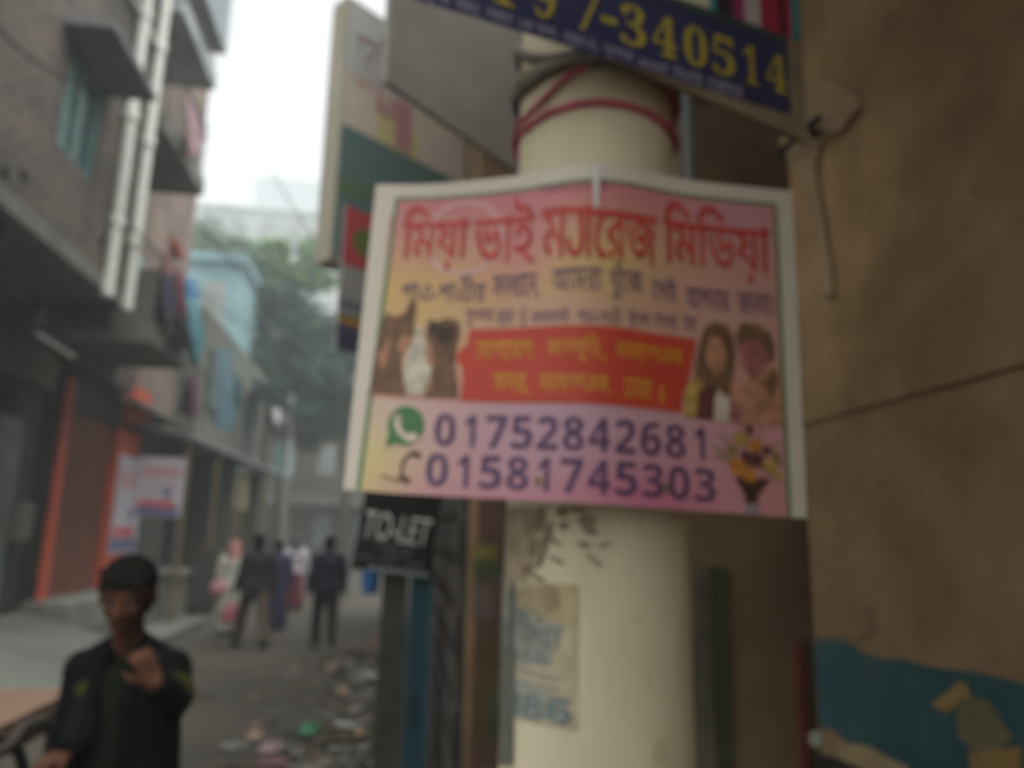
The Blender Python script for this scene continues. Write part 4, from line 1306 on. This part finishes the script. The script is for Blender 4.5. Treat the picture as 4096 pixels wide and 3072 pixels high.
# ================================================================ TO-LET board
A_, B_ = at(1405, 2272, 1, 3.6), at(1700, 2312, 1, 3.64)
tx = (B_-A_).normalized()
ty = (Vector((0, 0, 1))-tx*tx.z).normalized()
Wt = (B_-A_).length+0.02
p = Print()
Ht = 0.40
def tuv(x, y):
    nrm = tx.cross(ty)
    q = onplane(x, y, A_, nrm)
    return ((q-A_).dot(tx), (q-A_).dot(ty))
boldl = {'T': 0x1D5E7, 'O': 0x1D5E2, 'L': 0x1D5DF, 'E': 0x1D5D8}
c0, c1 = tuv(1440, 2135), tuv(1728, 2085)
h0 = tuv(1440, 2045)
p.text('TO-LET', (c0[0]+0.004, c0[1]-0.014, c1[0]-0.004, h0[1]+0.012), 1, 1, 0.016, shear=0.008)
for k, (v, a0, a1) in enumerate(((0.135, 0.06, 0.17), (0.135, 0.19, 0.31), (0.105, 0.09, 0.2), (0.105, 0.22, 0.27), (0.08, 0.13, 0.25), (0.05, 0.02, 0.1), (0.046, 0.12, 0.2), (0.043, 0.24, 0.33))):
    p.text(('ব\u09beস\u09be', 'ভ\u09beড়\u09be', '\u09c7দওয়', 'হ\u09c7ব', '\u09c7য\u09beগ', '৪থ', 'তল\u09be', 'ন\u09beর')[k], (a0, v, a1, v+0.018), 2, 1, 0.03)
p.rect(0.07, 0.004, Wt-0.004, 0.022, 2, 1)
flat_sign('to_let_board', 'black TO-LET board with white letters hung under the poster corner', 'sign', A_, tx, ty, Wt, Ht, p, [flat('board_black', (0.01, 0.01, 0.009)), flat('board_letter', (0.6, 0.6, 0.56)), flat('board_grey', (0.2, 0.23, 0.22))])
p_ = A_+tx*Wt+ty*0.2
tag(MB().tube([p_, (0.29, 3.55, p_.z+0.05)], 0.01, 6).build('sign_bracket', dark_metal), 'thin dark bracket holding the TO-LET board to the grille', 'bracket')
c_ = at(1484, 2312, 1, 4.6)
b = MB()
b.tube([(c_.x, 4.6, c_.z-0.09), (c_.x, 4.6, c_.z+0.02), (c_.x, 4.6, c_.z+0.085)], [0.045, 0.055, 0.06], 14)
bk = b.build('blue_bucket', M('blue_plastic', (0.03, 0.1, 0.26), rough=0.5))
tag(bk, 'small blue plastic bucket hanging below the TO-LET board', 'bucket')
MB().tube([(c_.x-0.055, 4.6, c_.z+0.08), (c_.x-0.03, 4.6, c_.z+0.16), (c_.x+0.03, 4.6, c_.z+0.16), (c_.x+0.055, 4.6, c_.z+0.08)], 0.005, 6).build('handle', dark_metal, bk)
tag(MB().tube([(c_.x, 4.6, c_.z+0.16), (c_.x+0.02, 4.6, 2.0), (0.34, 4.6, 2.1)], 0.006, 6).build('hook_wire', dark_metal), 'thin wire hook holding the small blue bucket', 'wire')

# ================================================================ people
def capsule(mb, p0, r0, p1, r1, n=14):
    p0, p1 = Vector(p0), Vector(p1)
    d = p1-p0
    if d.length < 1e-5:
        d = Vector((0, 0, 1e-4))
    u = d.normalized()
    pts, rs = [], []
    for k in range(5):
        a = pi/2*k/5
        pts.append(p0-u*r0*cos(a)); rs.append(max(r0*sin(a), r0*0.04))
    pts.append(p0); rs.append(r0)
    pts.append(p1); rs.append(r1)
    for k in range(1, 6):
        a = pi/2*k/5
        pts.append(p1+u*r1*sin(a)); rs.append(max(r1*cos(a), r1*0.04))
    mb.tube(pts, rs, n)
def chain(mb, pts, rs):
    for (a, b), (r, q) in zip(zip(pts, pts[1:]), zip(rs, rs[1:])):
        capsule(mb, a, r, b, q)
def ball(mb, c, rx, ry, rz, n=16):
    c = Vector(c)
    vs, fs = [c+Vector((0, 0, rz))], []
    m = 10
    for j in range(1, m):
        for k in range(n):
            a, b = pi*j/m, 2*pi*k/n
            vs.append(c+Vector((rx*sin(a)*cos(b), ry*sin(a)*sin(b), rz*cos(a))))
    vs.append(c-Vector((0, 0, rz)))
    for k in range(n):
        fs.append((0, 1+k, 1+(k+1) % n))
        for j in range(m-2):
            o = 1+j*n
            fs.append((o+k, o+n+k, o+n+(k+1) % n, o+(k+1) % n))
        o = 1+(m-2)*n
        fs.append((o+k, len(vs)-1, o+(k+1) % n))
    mb.add(vs, fs)
def merged(mb, name, mat, parent, voxel=0.014, smooth=3):
    """one continuous skin grown over the shapes in mb"""
    o = mb.build('tmp', mat)
    r = o.modifiers.new('r', 'REMESH')
    r.mode = 'VOXEL'
    r.voxel_size = voxel
    s = o.modifiers.new('s', 'SMOOTH')
    s.iterations = smooth
    s.factor = 0.6
    dg = bpy.context.evaluated_depsgraph_get()
    dg.update()
    me = bpy.data.meshes.new_from_object(o.evaluated_get(dg))
    bpy.data.objects.remove(o)
    me.name = name
    me.materials.clear()
    me.materials.append(mat)
    me.polygons.foreach_set('use_smooth', [True]*len(me.polygons))
    ob = bpy.data.objects.new(name, me)
    COL.objects.link(ob)
    ob.parent = parent
    return ob
def hand(mb, w, d, pn, thumb, s=1.0, curl=0.35):
    """palm, four unequal bent fingers and a thumb; d points along the hand, pn out of the palm"""
    w, d, pn = Vector(w), Vector(d).normalized(), Vector(pn)
    pn = (pn-d*pn.dot(d)).normalized()
    sd_ = d.cross(pn)*thumb
    for k in (-0.026, -0.009, 0.009, 0.025):
        capsule(mb, w+sd_*k*0.7*s, 0.015*s, w+d*0.085*s+sd_*k*s, 0.0125*s, 8)
    for k, L in ((0.027, 0.066), (0.009, 0.076), (-0.010, 0.070), (-0.027, 0.054)):
        b0 = w+d*0.088*s+sd_*k*s
        p, dr = b0, d
        for q, f in enumerate((0.45, 0.3, 0.25)):
            dr = (dr*cos(curl*(q+0.6))+pn*sin(curl*(q+0.6))).normalized() if q else (dr*cos(curl)+pn*sin(curl)).normalized()
            e = p+dr*L*f*s
            capsule(mb, p, (0.0095-0.001*q)*s, e, (0.0088-0.001*q)*s, 8)
            p = e
    t0 = w+sd_*0.026*s+d*0.025*s
    t1 = t0+(sd_*0.7+d*0.6+pn*0.35).normalized()*0.036*s
    t2 = t1+(sd_*0.2+d*0.8+pn*0.5).normalized()*0.03*s
    capsule(mb, t0, 0.013*s, t1, 0.011*s, 8)
    capsule(mb, t1, 0.011*s, t2, 0.0085*s, 8)
def head(mb, c, s=1.0, fwd=(0, -1, 0)):
    """skull, jaw, nose, brow, lips, ears; c is the middle of the head, face towards fwd"""
    c = Vector(c)
    f = Vector(fwd).normalized()
    r = f.cross(Vector((0, 0, 1))).normalized()
    u = r.cross(f)
    P = lambda a, b, z: c+(r*a+f*b+u*z)*s
    capsule(mb, P(0, -0.022, 0.035), 0.082*s, P(0, 0.018, 0.03), 0.072*s)
    capsule(mb, P(0, 0.03, -0.005), 0.058*s, P(0, 0.045, -0.065), 0.042*s)
    capsule(mb, P(0, 0.02, -0.02), 0.06*s, P(0, 0.07, -0.085), 0.022*s)
    capsule(mb, P(0, 0.088, 0.012), 0.011*s, P(0, 0.108, -0.028), 0.0145*s, 8)
    capsule(mb, P(-0.03, 0.078, 0.028), 0.014*s, P(0.03, 0.078, 0.028), 0.014*s, 8)
    for q in (-1, 1):
        capsule(mb, P(q*0.033, 0.07, -0.02), 0.024*s, P(q*0.028, 0.066, -0.03), 0.022*s, 8)
        capsule(mb, P(q*0.014, 0.098, -0.03), 0.009*s, P(q*0.012, 0.096, -0.03), 0.009*s, 8)
        capsule(mb, P(q*0.078, -0.005, 0.02), 0.015*s, P(q*0.08, -0.008, -0.02), 0.011*s, 8)
    capsule(mb, P(-0.018, 0.083, -0.056), 0.009*s, P(0.018, 0.083, -0.056), 0.009*s, 8)
    capsule(mb, P(-0.016, 0.081, -0.067), 0.009*s, P(0.016, 0.081, -0.067), 0.009*s, 8)
    return P
skin_m = M('brown_skin', (0.08, 0.036, 0.022), rough=0.85, spec=0.08, var=0.12, scale=9, bump=0)
hair_m = M('black_hair', (0.009, 0.008, 0.007), rough=0.9, var=0.3, scale=40, bump=0.2, spec=0.03)
def person(label, x, y, rot, H, top_m, leg_m, shoe_m, stride=0.16, coat=0.0, skirt=False, scarf=None, arms=None, group=None):
    s = H/1.7
    root = thing('person', label, 'person', (0, 0, 0), group)
    hip, sh = 0.88, 1.40
    body = MB()
    P = head(body, (0, 0, 1.585), 1.0)
    capsule(body, (0, 0.015, 1.40), 0.055, (0, 0.005, 1.52), 0.05)
    capsule(body, (-0.11, 0.01, 1.36), 0.05, (0.11, 0.01, 1.36), 0.05)
    capsule(body, (0, 0.01, 1.28), 0.095, (0, 0.01, 1.0), 0.09)
    capsule(body, (-0.05, 0.01, 0.93), 0.08, (0.05, 0.01, 0.93), 0.08)
    up, lo, ft, hn_, sl = MB(), MB(), MB(), MB(), MB()
    capsule(up, (-0.10, 0.01, 1.37), 0.085, (0.10, 0.01, 1.37), 0.085)
    capsule(up, (0, 0.02, 1.40), 0.072, (0, 0.015, 1.455), 0.062)
    capsule(up, (-0.05, 0.0, 1.27), 0.13, (0.05, 0.0, 1.27), 0.13)
    capsule(up, (-0.045, 0.0, 1.1), 0.12, (0.045, 0.0, 1.1), 0.12)
    capsule(up, (-0.05, 0.0, 0.92), 0.13, (0.05, 0.0, 0.92), 0.13)
    if coat:
        capsule(up, (-0.06, 0.0, 0.95), 0.13, (-0.075, 0, 0.95-coat), 0.125)
        capsule(up, (0.06, 0.0, 0.95), 0.13, (0.075, 0, 0.95-coat), 0.125)
    for i, q in enumerate((-1, 1)):
        fy = stride*q
        kn = Vector((q*0.095, -fy*0.55-0.02, 0.48))
        an = Vector((q*0.09, -fy, 0.085+(0.05 if -fy*1 > 0 else 0)))
        hp = Vector((q*0.09, 0.01, hip))
        chain(body, [hp, kn, an], [0.085, 0.055, 0.038])
        capsule(body, an-Vector((0, -0.03, 0.03)), 0.035, an+Vector((0, -0.13, -0.05)), 0.028)
        if skirt:
            capsule(lo, (q*0.06, 0.0, 0.9), 0.12, (q*0.09, 0, 0.17), 0.15)
        else:
            chain(lo, [hp, kn, an+Vector((0, 0, 0.04))], [0.105, 0.078, 0.066])
        capsule(ft, an-Vector((0, -0.035, 0.045)), 0.043, an+Vector((0, -0.14, -0.055)), 0.036)
        A_ = (arms or {}).get(q)
        el = Vector(A_[0]) if A_ else Vector((q*0.235, 0.03, 1.10))
        wr = Vector(A_[1]) if A_ else Vector((q*0.25, -0.05*q*stride/0.16, 0.86))
        shp = Vector((q*0.185, 0.01, 1.37))
        chain(body, [shp, el, wr], [0.052, 0.04, 0.028])
        hand(body, wr, wr-el, (-q, 0, 0), -q*1.0)
        chain(up, [shp, el, el.lerp(wr, 0.93)], [0.07, 0.058, 0.047])
    capsule(lo, (-0.05, 0.01, 0.92), 0.115, (0.05, 0.01, 0.92), 0.115)
    ball(hn_, P(0, -0.02, 0.05), 0.089, 0.094, 0.085)
    ball(hn_, P(0, -0.045, -0.01), 0.08, 0.066, 0.09)
    merged(body, 'body', skin_m, root, 0.012)
    merged(up, 'shirt', top_m, root, 0.016)
    merged(lo, 'skirt' if skirt else 'trousers', leg_m, root, 0.016)
    merged(ft, 'shoes', shoe_m, root, 0.012)
    if scarf:
        ball(hn_, P(0, -0.02, -0.03), 0.098, 0.1, 0.13)
        capsule(hn_, P(-0.06, -0.03, -0.14), 0.07, P(0.06, -0.03, -0.14), 0.07)
        capsule(hn_, P(0, -0.07, -0.12), 0.07, P(0.0, -0.09, -0.36), 0.035)
        merged(hn_, 'head_scarf', scarf, root, 0.014)
    else:
        merged(hn_, 'hair', hair_m, root, 0.012)
    root.scale = (s*1.1, s*1.1, s)
    root.location = (x, y, 0.02)
    root.rotation_euler.z = rot
    return root
W_ = 'people walking down the street'
p_ = at(1000, 2600, 2, 0)
person('dark haired person from behind in long black coat and brown trousers striding', p_.x, p_.y, pi+0.55, 1.60, M('black_coat', (0.016, 0.02, 0.022)), M('brown_trousers', (0.075, 0.06, 0.048)), M('dark_shoe', (0.04, 0.033, 0.028)), 0.28, 0.16, group=W_)
p_ = at(1290, 2600, 2, 0)
person('person from behind in navy jacket and loose dark trousers walking alone on the right', p_.x, p_.y, pi+0.3, 1.60, M('navy_jacket', (0.016, 0.016, 0.034)), M('charcoal_trousers', (0.025, 0.023, 0.021)), M('grey_shoe', (0.06, 0.055, 0.05)), 0.10, 0.1, group=W_)
p_ = at(1166, 2450, 2, 0)
person('person in white top, maroon long skirt and dark head scarf farther down the street', p_.x, p_.y, pi, 1.55, M('white_top', (0.5, 0.48, 0.53)), M('maroon_skirt', (0.13, 0.025, 0.04)), M('shoe_brown', (0.05, 0.04, 0.03)), 0.06, 0, True, M('dark_scarf', (0.05, 0.055, 0.065)), group=W_)
p_ = at(1090, 2530, 2, 0)
person('person in dark blue dress half hidden behind the black coated walker', p_.x, p_.y, pi, 1.5, M('dark_blue_dress', (0.03, 0.035, 0.085)), M('blue_skirt', (0.028, 0.032, 0.07)), M('shoe_black', (0.03, 0.03, 0.03)), 0.08, 0.3, True, group=W_)
p_ = at(912, 2550, 2, 0)
person('person in white dress with pink head scarf beside the black coated walker', p_.x, p_.y, pi-0.2, 1.48, M('white_dress', (0.5, 0.52, 0.47)), M('pale_skirt', (0.36, 0.37, 0.33)), M('shoe_dark', (0.04, 0.035, 0.03)), 0.1, 0.2, True, M('pink_scarf', (0.42, 0.19, 0.18)), group=W_)
# bags carried on the left of the group
def bag(label, px, Y, w, h, mat):
    c = at(px[0], px[1], 1, Y)
    t = MB()
    t.tube([(c.x, Y, c.z-h/2), (c.x, Y, c.z-h*0.2), (c.x, Y, c.z+h*0.25), (c.x, Y, c.z+h/2)], [w*0.42, w*0.5, w*0.4, w*0.3], 12)
    o = t.build('shopping_bag', mat, smooth=True)
    MB().tube([(c.x-w*0.22, Y, c.z+h*0.48), (c.x-w*0.12, Y, c.z+h*0.75), (c.x+w*0.12, Y, c.z+h*0.75), (c.x+w*0.22, Y, c.z+h*0.48)], 0.008, 6).build('handle', mat, o)
    return tag(o, label, 'bag')
bag('large pink bag hanging low at the left of the white dress', (922, 2455), 11.9, 0.26, 0.26, M('pink_bag', (0.4, 0.12, 0.16), rough=0.5))
bag('smaller rose bag held higher beside the dark cupboard', (872, 2352), 12.2, 0.26, 0.2, M('rose_bag', (0.32, 0.15, 0.16), rough=0.5))

# ---------------------------------------------------------------- the boy at the cart
boy = thing('person', 'boy in open black jacket close to the camera, one hand raised to his chest', 'person', (-0.8, 2.55, 0))
def boy_part(mb, name, mat, vox, sm=3):
    o = merged(mb, name, mat, boy, vox, sm)
    o.matrix_parent_inverse = Matrix.Translation(-boy.location)
    return o
bx_, by_ = -0.80, 2.56
hc = at(512, 2388, 1, 2.50)
body = MB()
fw_ = Vector((0.06, -1, -0.22))
PH = head(body, hc, 0.92, fw_)
capsule(body, (bx_, by_+0.02, 1.27), 0.05, hc+Vector((0, 0.03, -0.07)), 0.045)
capsule(body, (bx_-0.10, by_+0.02, 1.22), 0.045, (bx_+0.10, by_+0.02, 1.22), 0.045)
capsule(body, (bx_, by_+0.02, 1.18), 0.06, (bx_, by_+0.02, 0.88), 0.06)
capsule(body, (bx_-0.04, by_, 0.82), 0.07, (bx_+0.04, by_, 0.82), 0.07)
for q in (-1, 1):
    chain(body, [(bx_+q*0.075, by_, 0.78), (bx_+q*0.085, by_-0.02, 0.42), (bx_+q*0.085, by_+0.02, 0.08)], [0.075, 0.05, 0.035])
    capsule(body, (bx_+q*0.085, by_+0.03, 0.04), 0.032, (bx_+q*0.1, by_-0.12, 0.03), 0.026)
shL, shR = Vector((bx_+0.135, by_, 1.235)), Vector((bx_-0.115, by_, 1.235))
elL = at(690, 2800, 1, 2.50)
wrL = at(620, 2735, 1, 2.38)
hdL = at(568, 2628, 1, 2.37)
chain(body, [shL, elL, wrL], [0.045, 0.036, 0.026])
hand(body, wrL, hdL-wrL, (-0.5, 0.8, 0), 1, 0.9, 0.95)
elR = at(385, 2790, 1, 2.54)
wrR = at(290, 2990, 1, 2.42)
chain(body, [shR, elR, wrR], [0.045, 0.036, 0.026])
hand(body, wrR, at(150, 3075, 1, 2.38)-wrR, (0.3, 0.4, -1), 1, 0.92, 0.7)
boy_part(body, 'body', skin_m, 0.006, 2)
jk = MB()
for q in (-1, 1):
    chain(jk, [(bx_+q*0.085, by_+0.01, 1.17), (bx_+q*0.10, by_, 1.0), (bx_+q*0.105, by_, 0.72)], [0.085, 0.085, 0.095])
capsule(jk, (bx_-0.10, by_+0.02, 1.215), 0.062, (bx_+0.11, by_+0.02, 1.215), 0.062)
capsule(jk, (bx_-0.09, by_+0.05, 1.1), 0.075, (bx_+0.09, by_+0.05, 1.1), 0.075)
capsule(jk, (bx_, by_+0.06, 1.1), 0.08, (bx_, by_+0.06, 0.75), 0.09)
for q in (-1, 1):
    chain(jk, [(bx_+q*0.045, by_-0.045, 1.25), (bx_+q*0.06, by_-0.075, 1.12), (bx_+q*0.055, by_-0.08, 0.8)], [0.022, 0.025, 0.025])
chain(jk, [shL, elL, elL.lerp(wrL, 0.8)], [0.062, 0.056, 0.044])
chain(jk, [shR, elR, elR.lerp(wrR, 0.86)], [0.06, 0.054, 0.052])
for q in (-1, 1):
    capsule(jk, (bx_+q*0.02, by_+0.02, 1.30), 0.05, (bx_+(q*0.112 if q > 0 else -0.10), by_+0.005, 1.235), 0.06)
    capsule(jk, (bx_+q*0.11, by_, 1.22), 0.062, (bx_+q*0.10, by_, 1.05), 0.08)
capsule(jk, (bx_-0.05, by_+0.03, 1.27), 0.05, (bx_+0.05, by_+0.03, 1.27), 0.05)
for q in (-1, 1):
    chain(jk, [(bx_+q*0.05, by_+0.02, 1.31), (bx_+q*0.045, by_-0.05, 1.27), (bx_+q*0.05, by_-0.085, 1.15)], [0.02, 0.022, 0.022])
boy_part(jk, 'jacket', M('black_jacket', (0.006, 0.007, 0.0075), rough=0.95, spec=0.03, var=0.3, scale=20), 0.009)
st = MB()
capsule(st, (bx_, by_-0.01, 1.2), 0.078, (bx_, by_-0.015, 0.72), 0.10)
boy_part(st, 'shirt', M('dark_green_shirt', (0.009, 0.012, 0.008), var=0.3, spec=0.03), 0.01)
tr = MB()
for q in (-1, 1):
    chain(tr, [(bx_+q*0.06, by_, 0.80), (bx_+q*0.085, by_-0.02, 0.42), (bx_+q*0.085, by_+0.02, 0.09)], [0.1, 0.072, 0.062])
boy_part(tr, 'trousers', M('dark_trousers', (0.03, 0.03, 0.035)), 0.012)
sa = MB()
for q in (-1, 1):
    capsule(sa, (bx_+q*0.085, by_+0.04, 0.035), 0.04, (bx_+q*0.1, by_-0.13, 0.03), 0.033)
boy_part(sa, 'sandals', M('sandal', (0.05, 0.035, 0.03)), 0.01)
hr = MB()
ball(hr, PH(0, -0.014, 0.055), 0.081, 0.088, 0.076)
ball(hr, PH(0, -0.045, 0.0), 0.074, 0.056, 0.085)
rh = random.Random(9)
for k in range(46):
    a, b = rh.uniform(0, 2*pi), rh.uniform(0.1, 1.6)
    d_ = Vector((cos(a)*sin(b), sin(a)*sin(b), cos(b)))
    p0 = PH(0, -0.015, 0.05)+Vector((d_.x*0.066, d_.y*0.07, d_.z*0.066))
    capsule(hr, p0, 0.016, p0+d_*0.012+Vector((rh.uniform(-0.01, 0.01), -0.012, -0.004)), 0.008, 6)
for k in range(7):
    x_ = -0.05+0.0167*k
    capsule(hr, PH(x_, 0.058, 0.085), 0.017, PH(x_*1.2, 0.084, 0.05+0.008*(k % 2)), 0.01, 6)
boy_part(hr, 'hair', hair_m, 0.006, 2)
for q in (-1, 1):
    e = MB()
    ball(e, PH(q*0.031, 0.077, 0.006), 0.0125, 0.011, 0.009)
    e.build('eye', M('eye_dark', (0.05, 0.04, 0.035), rough=0.2), boy, smooth=True)
sm_ = M('olive_stripe', (0.035, 0.036, 0.01), rough=0.9, spec=0.05)
for a_, b_, k in ((shL, elL, 0.78), (shR, elR, 0.8)):
    ax = (b_-a_).normalized()
    m_ = a_.lerp(b_, k)
    MB().tube([m_-ax*0.03, m_-ax*0.01, m_+ax*0.012, m_+ax*0.03], [0.06, 0.0625, 0.0625, 0.059], 20, cap=False).build('sleeve_stripe', sm_, boy, smooth=True)

# ---------------------------------------------------------------- the hand cart
ct = thing('pushcart', 'flat wooden pushcart with dark iron frame at the lower left corner', 'cart', (-1.8, 2.8, 0))
b = MB()
for k in range(5):
    b.box(-2.3+k*0.2055, -2.3+k*0.2055+0.2, 1.2, 3.56, 0.965, 1.0)
b.build('deck', wood, ct)
b = MB()
b.box(-1.31, -1.262, 1.2, 3.58, 0.90, 0.963)
b.box(-2.32, -2.27, 1.2, 3.58, 0.90, 0.963)
b.box(-2.269, -1.311, 3.5, 3.55, 0.90, 0.963)
b.box(-2.269, -1.311, 1.3, 1.35, 0.90, 0.963)
b.build('frame', wood_dark, ct)
for x, y in ((-1.30, 3.4), (-2.28, 3.4), (-1.30, 1.35), (-2.28, 1.35)):
    MB().box(x-0.02, x+0.02, y-0.02, y+0.02, 0.0, 0.899).build('leg', wood_dark, ct)
for x in (-1.36, -2.2):
    w_ = MB()
    yc_, zc_, R_ = 2.72, 0.38, 0.37
    w_.tube([(x, yc_+R_*cos(2*pi*k/28), zc_+R_*sin(2*pi*k/28)) for k in range(29)], 0.022, 8, cap=False)
    wo = w_.build('wheel', black, ct, smooth=True)
    for k in range(12):
        pass
    sp = MB()
    for k in range(12):
        sp.tube([(x, yc_, zc_), (x, yc_+R_*cos(2*pi*k/12), zc_+R_*sin(2*pi*k/12))], 0.005, 5)
    sp.tube([(x-0.05, yc_, zc_), (x+0.05, yc_, zc_)], 0.03, 10)
    sp.build('spokes', dark_metal, wo)
hb = [at(*q) for q in ((-40,3020,0,-1.24), (30,2990,0,-1.24), (95,2905,0,-1.22), (165,2880,0,-1.2), (225,2925,0,-1.17), (215,3000,0,-1.1), (170,3065,0,-1.0))]
MB().tube(hb, 0.018, 10).build('handle', dark_metal, ct, smooth=True)
hb = [at(*q) for q in ((20,2960,0,-1.27), (75,3000,0,-1.27), (95,3080,0,-1.27), (80,3200,0,-1.27))]
MB().tube(hb, 0.02, 8).build('brace', dark_metal, ct, smooth=True)
hb = [at(*q) for q in ((-30,2935,0,-1.27), (60,3010,0,-1.28), (150,2890,0,-1.27))]
MB().tube(hb, 0.014, 8).build('brace', dark_metal, ct, smooth=True)
# ================================================================ rubbish on the road
def crumple(name, label, cat, px, w, d, h, mat, seed):
    r = random.Random(seed)
    c = at(px[0], px[1], 2, 0.03)
    n, m = 9, 7
    vs, fs = [], []
    for j in range(m):
        for i in range(n):
            u, v = i/(n-1)-0.5, j/(m-1)-0.5
            e = max(0, 1-(2*abs(u))**3)*max(0, 1-(2*abs(v))**3)
            vs.append((c.x+u*w+r.uniform(-1, 1)*w*0.05, c.y+v*d+r.uniform(-1, 1)*d*0.05, 0.045+e*h*r.uniform(0.4, 1)))
    for j in range(m-1):
        for i in range(n-1):
            k = j*n+i
            fs.append((k, k+1, k+n+1, k+n))
    mb = MB().add(vs, fs)
    mb.add([(v[0], v[1], v[2]-0.008) for v in vs], [tuple(reversed(f)) for f in fs])
    return tag(mb.build(name, mat), label, cat)
for a_ in (('plastic_bag', 'crumpled green plastic bag lying on the road', 'bag', (1238,2922), 0.15, 0.32, 0.05, M('green_plastic', (0.04, 0.17, 0.1), rough=0.6), 1),
           ('plastic_bag', 'crumpled pale pink plastic bag nearest on the road', 'bag', (1085,2998), 0.16, 0.24, 0.05, M('pale_pink_plastic', (0.24, 0.18, 0.19), rough=0.6), 2),
           ('plastic_bag', 'dull red plastic bag at the bottom edge of the road', 'bag', (1090,3055), 0.2, 0.2, 0.03, M('dull_red_plastic', (0.17, 0.09, 0.10)), 3),
           ('paper_scrap', 'white paper scrap lying beside the grey green post', 'paper', (1480,2705), 0.16, 0.32, 0.02, M('scrap_white', (0.34, 0.37, 0.36)), 4),
           ('paper_scrap', 'bluish paper scrap left of the white one', 'paper', (1437,2725), 0.1, 0.25, 0.02, M('scrap_blue', (0.18, 0.24, 0.26)), 5),
           ('paper_scrap', 'tan paper scrap lying alone on the road', 'paper', (1370,2765), 0.11, 0.35, 0.02, M('scrap_tan', (0.3, 0.24, 0.14)), 6),
           ('paper_scrap', 'long grey paper sheet lying across the gutter', 'paper', (1400,2905), 0.28, 0.22, 0.02, M('scrap_grey', (0.28, 0.32, 0.31)), 7),
           ('paper_scrap', 'yellowish scrap near the foot of the post', 'paper', (1440,2938), 0.09, 0.16, 0.02, M('scrap_yellow', (0.32, 0.25, 0.13)), 8),
           ('paper_scrap', 'pinkish scrap between the tan and grey papers', 'paper', (1412,2845), 0.12, 0.25, 0.02, M('scrap_pinkish', (0.25, 0.21, 0.2)), 9),
           ('plastic_cup', 'small red scrap beside the post under the bucket', 'paper', (1502,2575), 0.09, 0.3, 0.04, M('scrap_red', (0.36, 0.1, 0.1)), 10)):
    crumple(*a_)
rl = random.Random(21)
lt = MB()
for k in range(420):
    y = rl.uniform(4.6, 12)
    x = -0.15-abs(rl.gauss(0, 0.42))
    if rl.random() < 0.1:
        x, y = rl.uniform(-2.8, 0.1), rl.uniform(5, 14)
    c = Vector((x, y, 0.04+rl.uniform(0, 0.02)))
    w = rl.uniform(0.015, 0.065)
    a = rl.uniform(0, pi)
    d1, d2 = Vector((cos(a), sin(a), rl.uniform(-.3, .3)))*w, Vector((-sin(a), cos(a), rl.uniform(-.3, .3)))*w*rl.uniform(0.4, 1)
    lt.add([c-d1-d2, c+d1-d2, c+d1+d2, c-d1+d2], [(0,1,2,3)], rl.choice((0,0,0,1,2,2,3)))
struct(lt.build('litter', [M('litter_grey', (0.15, 0.15, 0.135)), M('litter_pale', (0.24, 0.24, 0.22)), M('litter_brown', (0.11, 0.085, 0.06)), M('litter_mixed', (0.25, 0.17, 0.13))]), 'stuff')
# ================================================================ the air
hz = MB().box(-45, 45, -30, 95, -1.2, 36)
ho = hz.build('haze', [])
hm = bpy.data.materials.new('haze_air')
hm.use_nodes = True
hn_ = hm.node_tree
hn_.nodes.remove(hn_.nodes['Principled BSDF'])
pv_ = hn_.nodes.new('ShaderNodeVolumePrincipled')
pv_.inputs['Color'].default_value = (0.86, 0.94, 0.97, 1)
pv_.inputs['Density'].default_value = 0.006
pv_.inputs['Anisotropy'].default_value = 0.3
hn_.links.new(pv_.outputs[0], hn_.nodes['Material Output'].inputs['Volume'])
ho.data.materials.append(hm)
struct(ho, 'stuff')
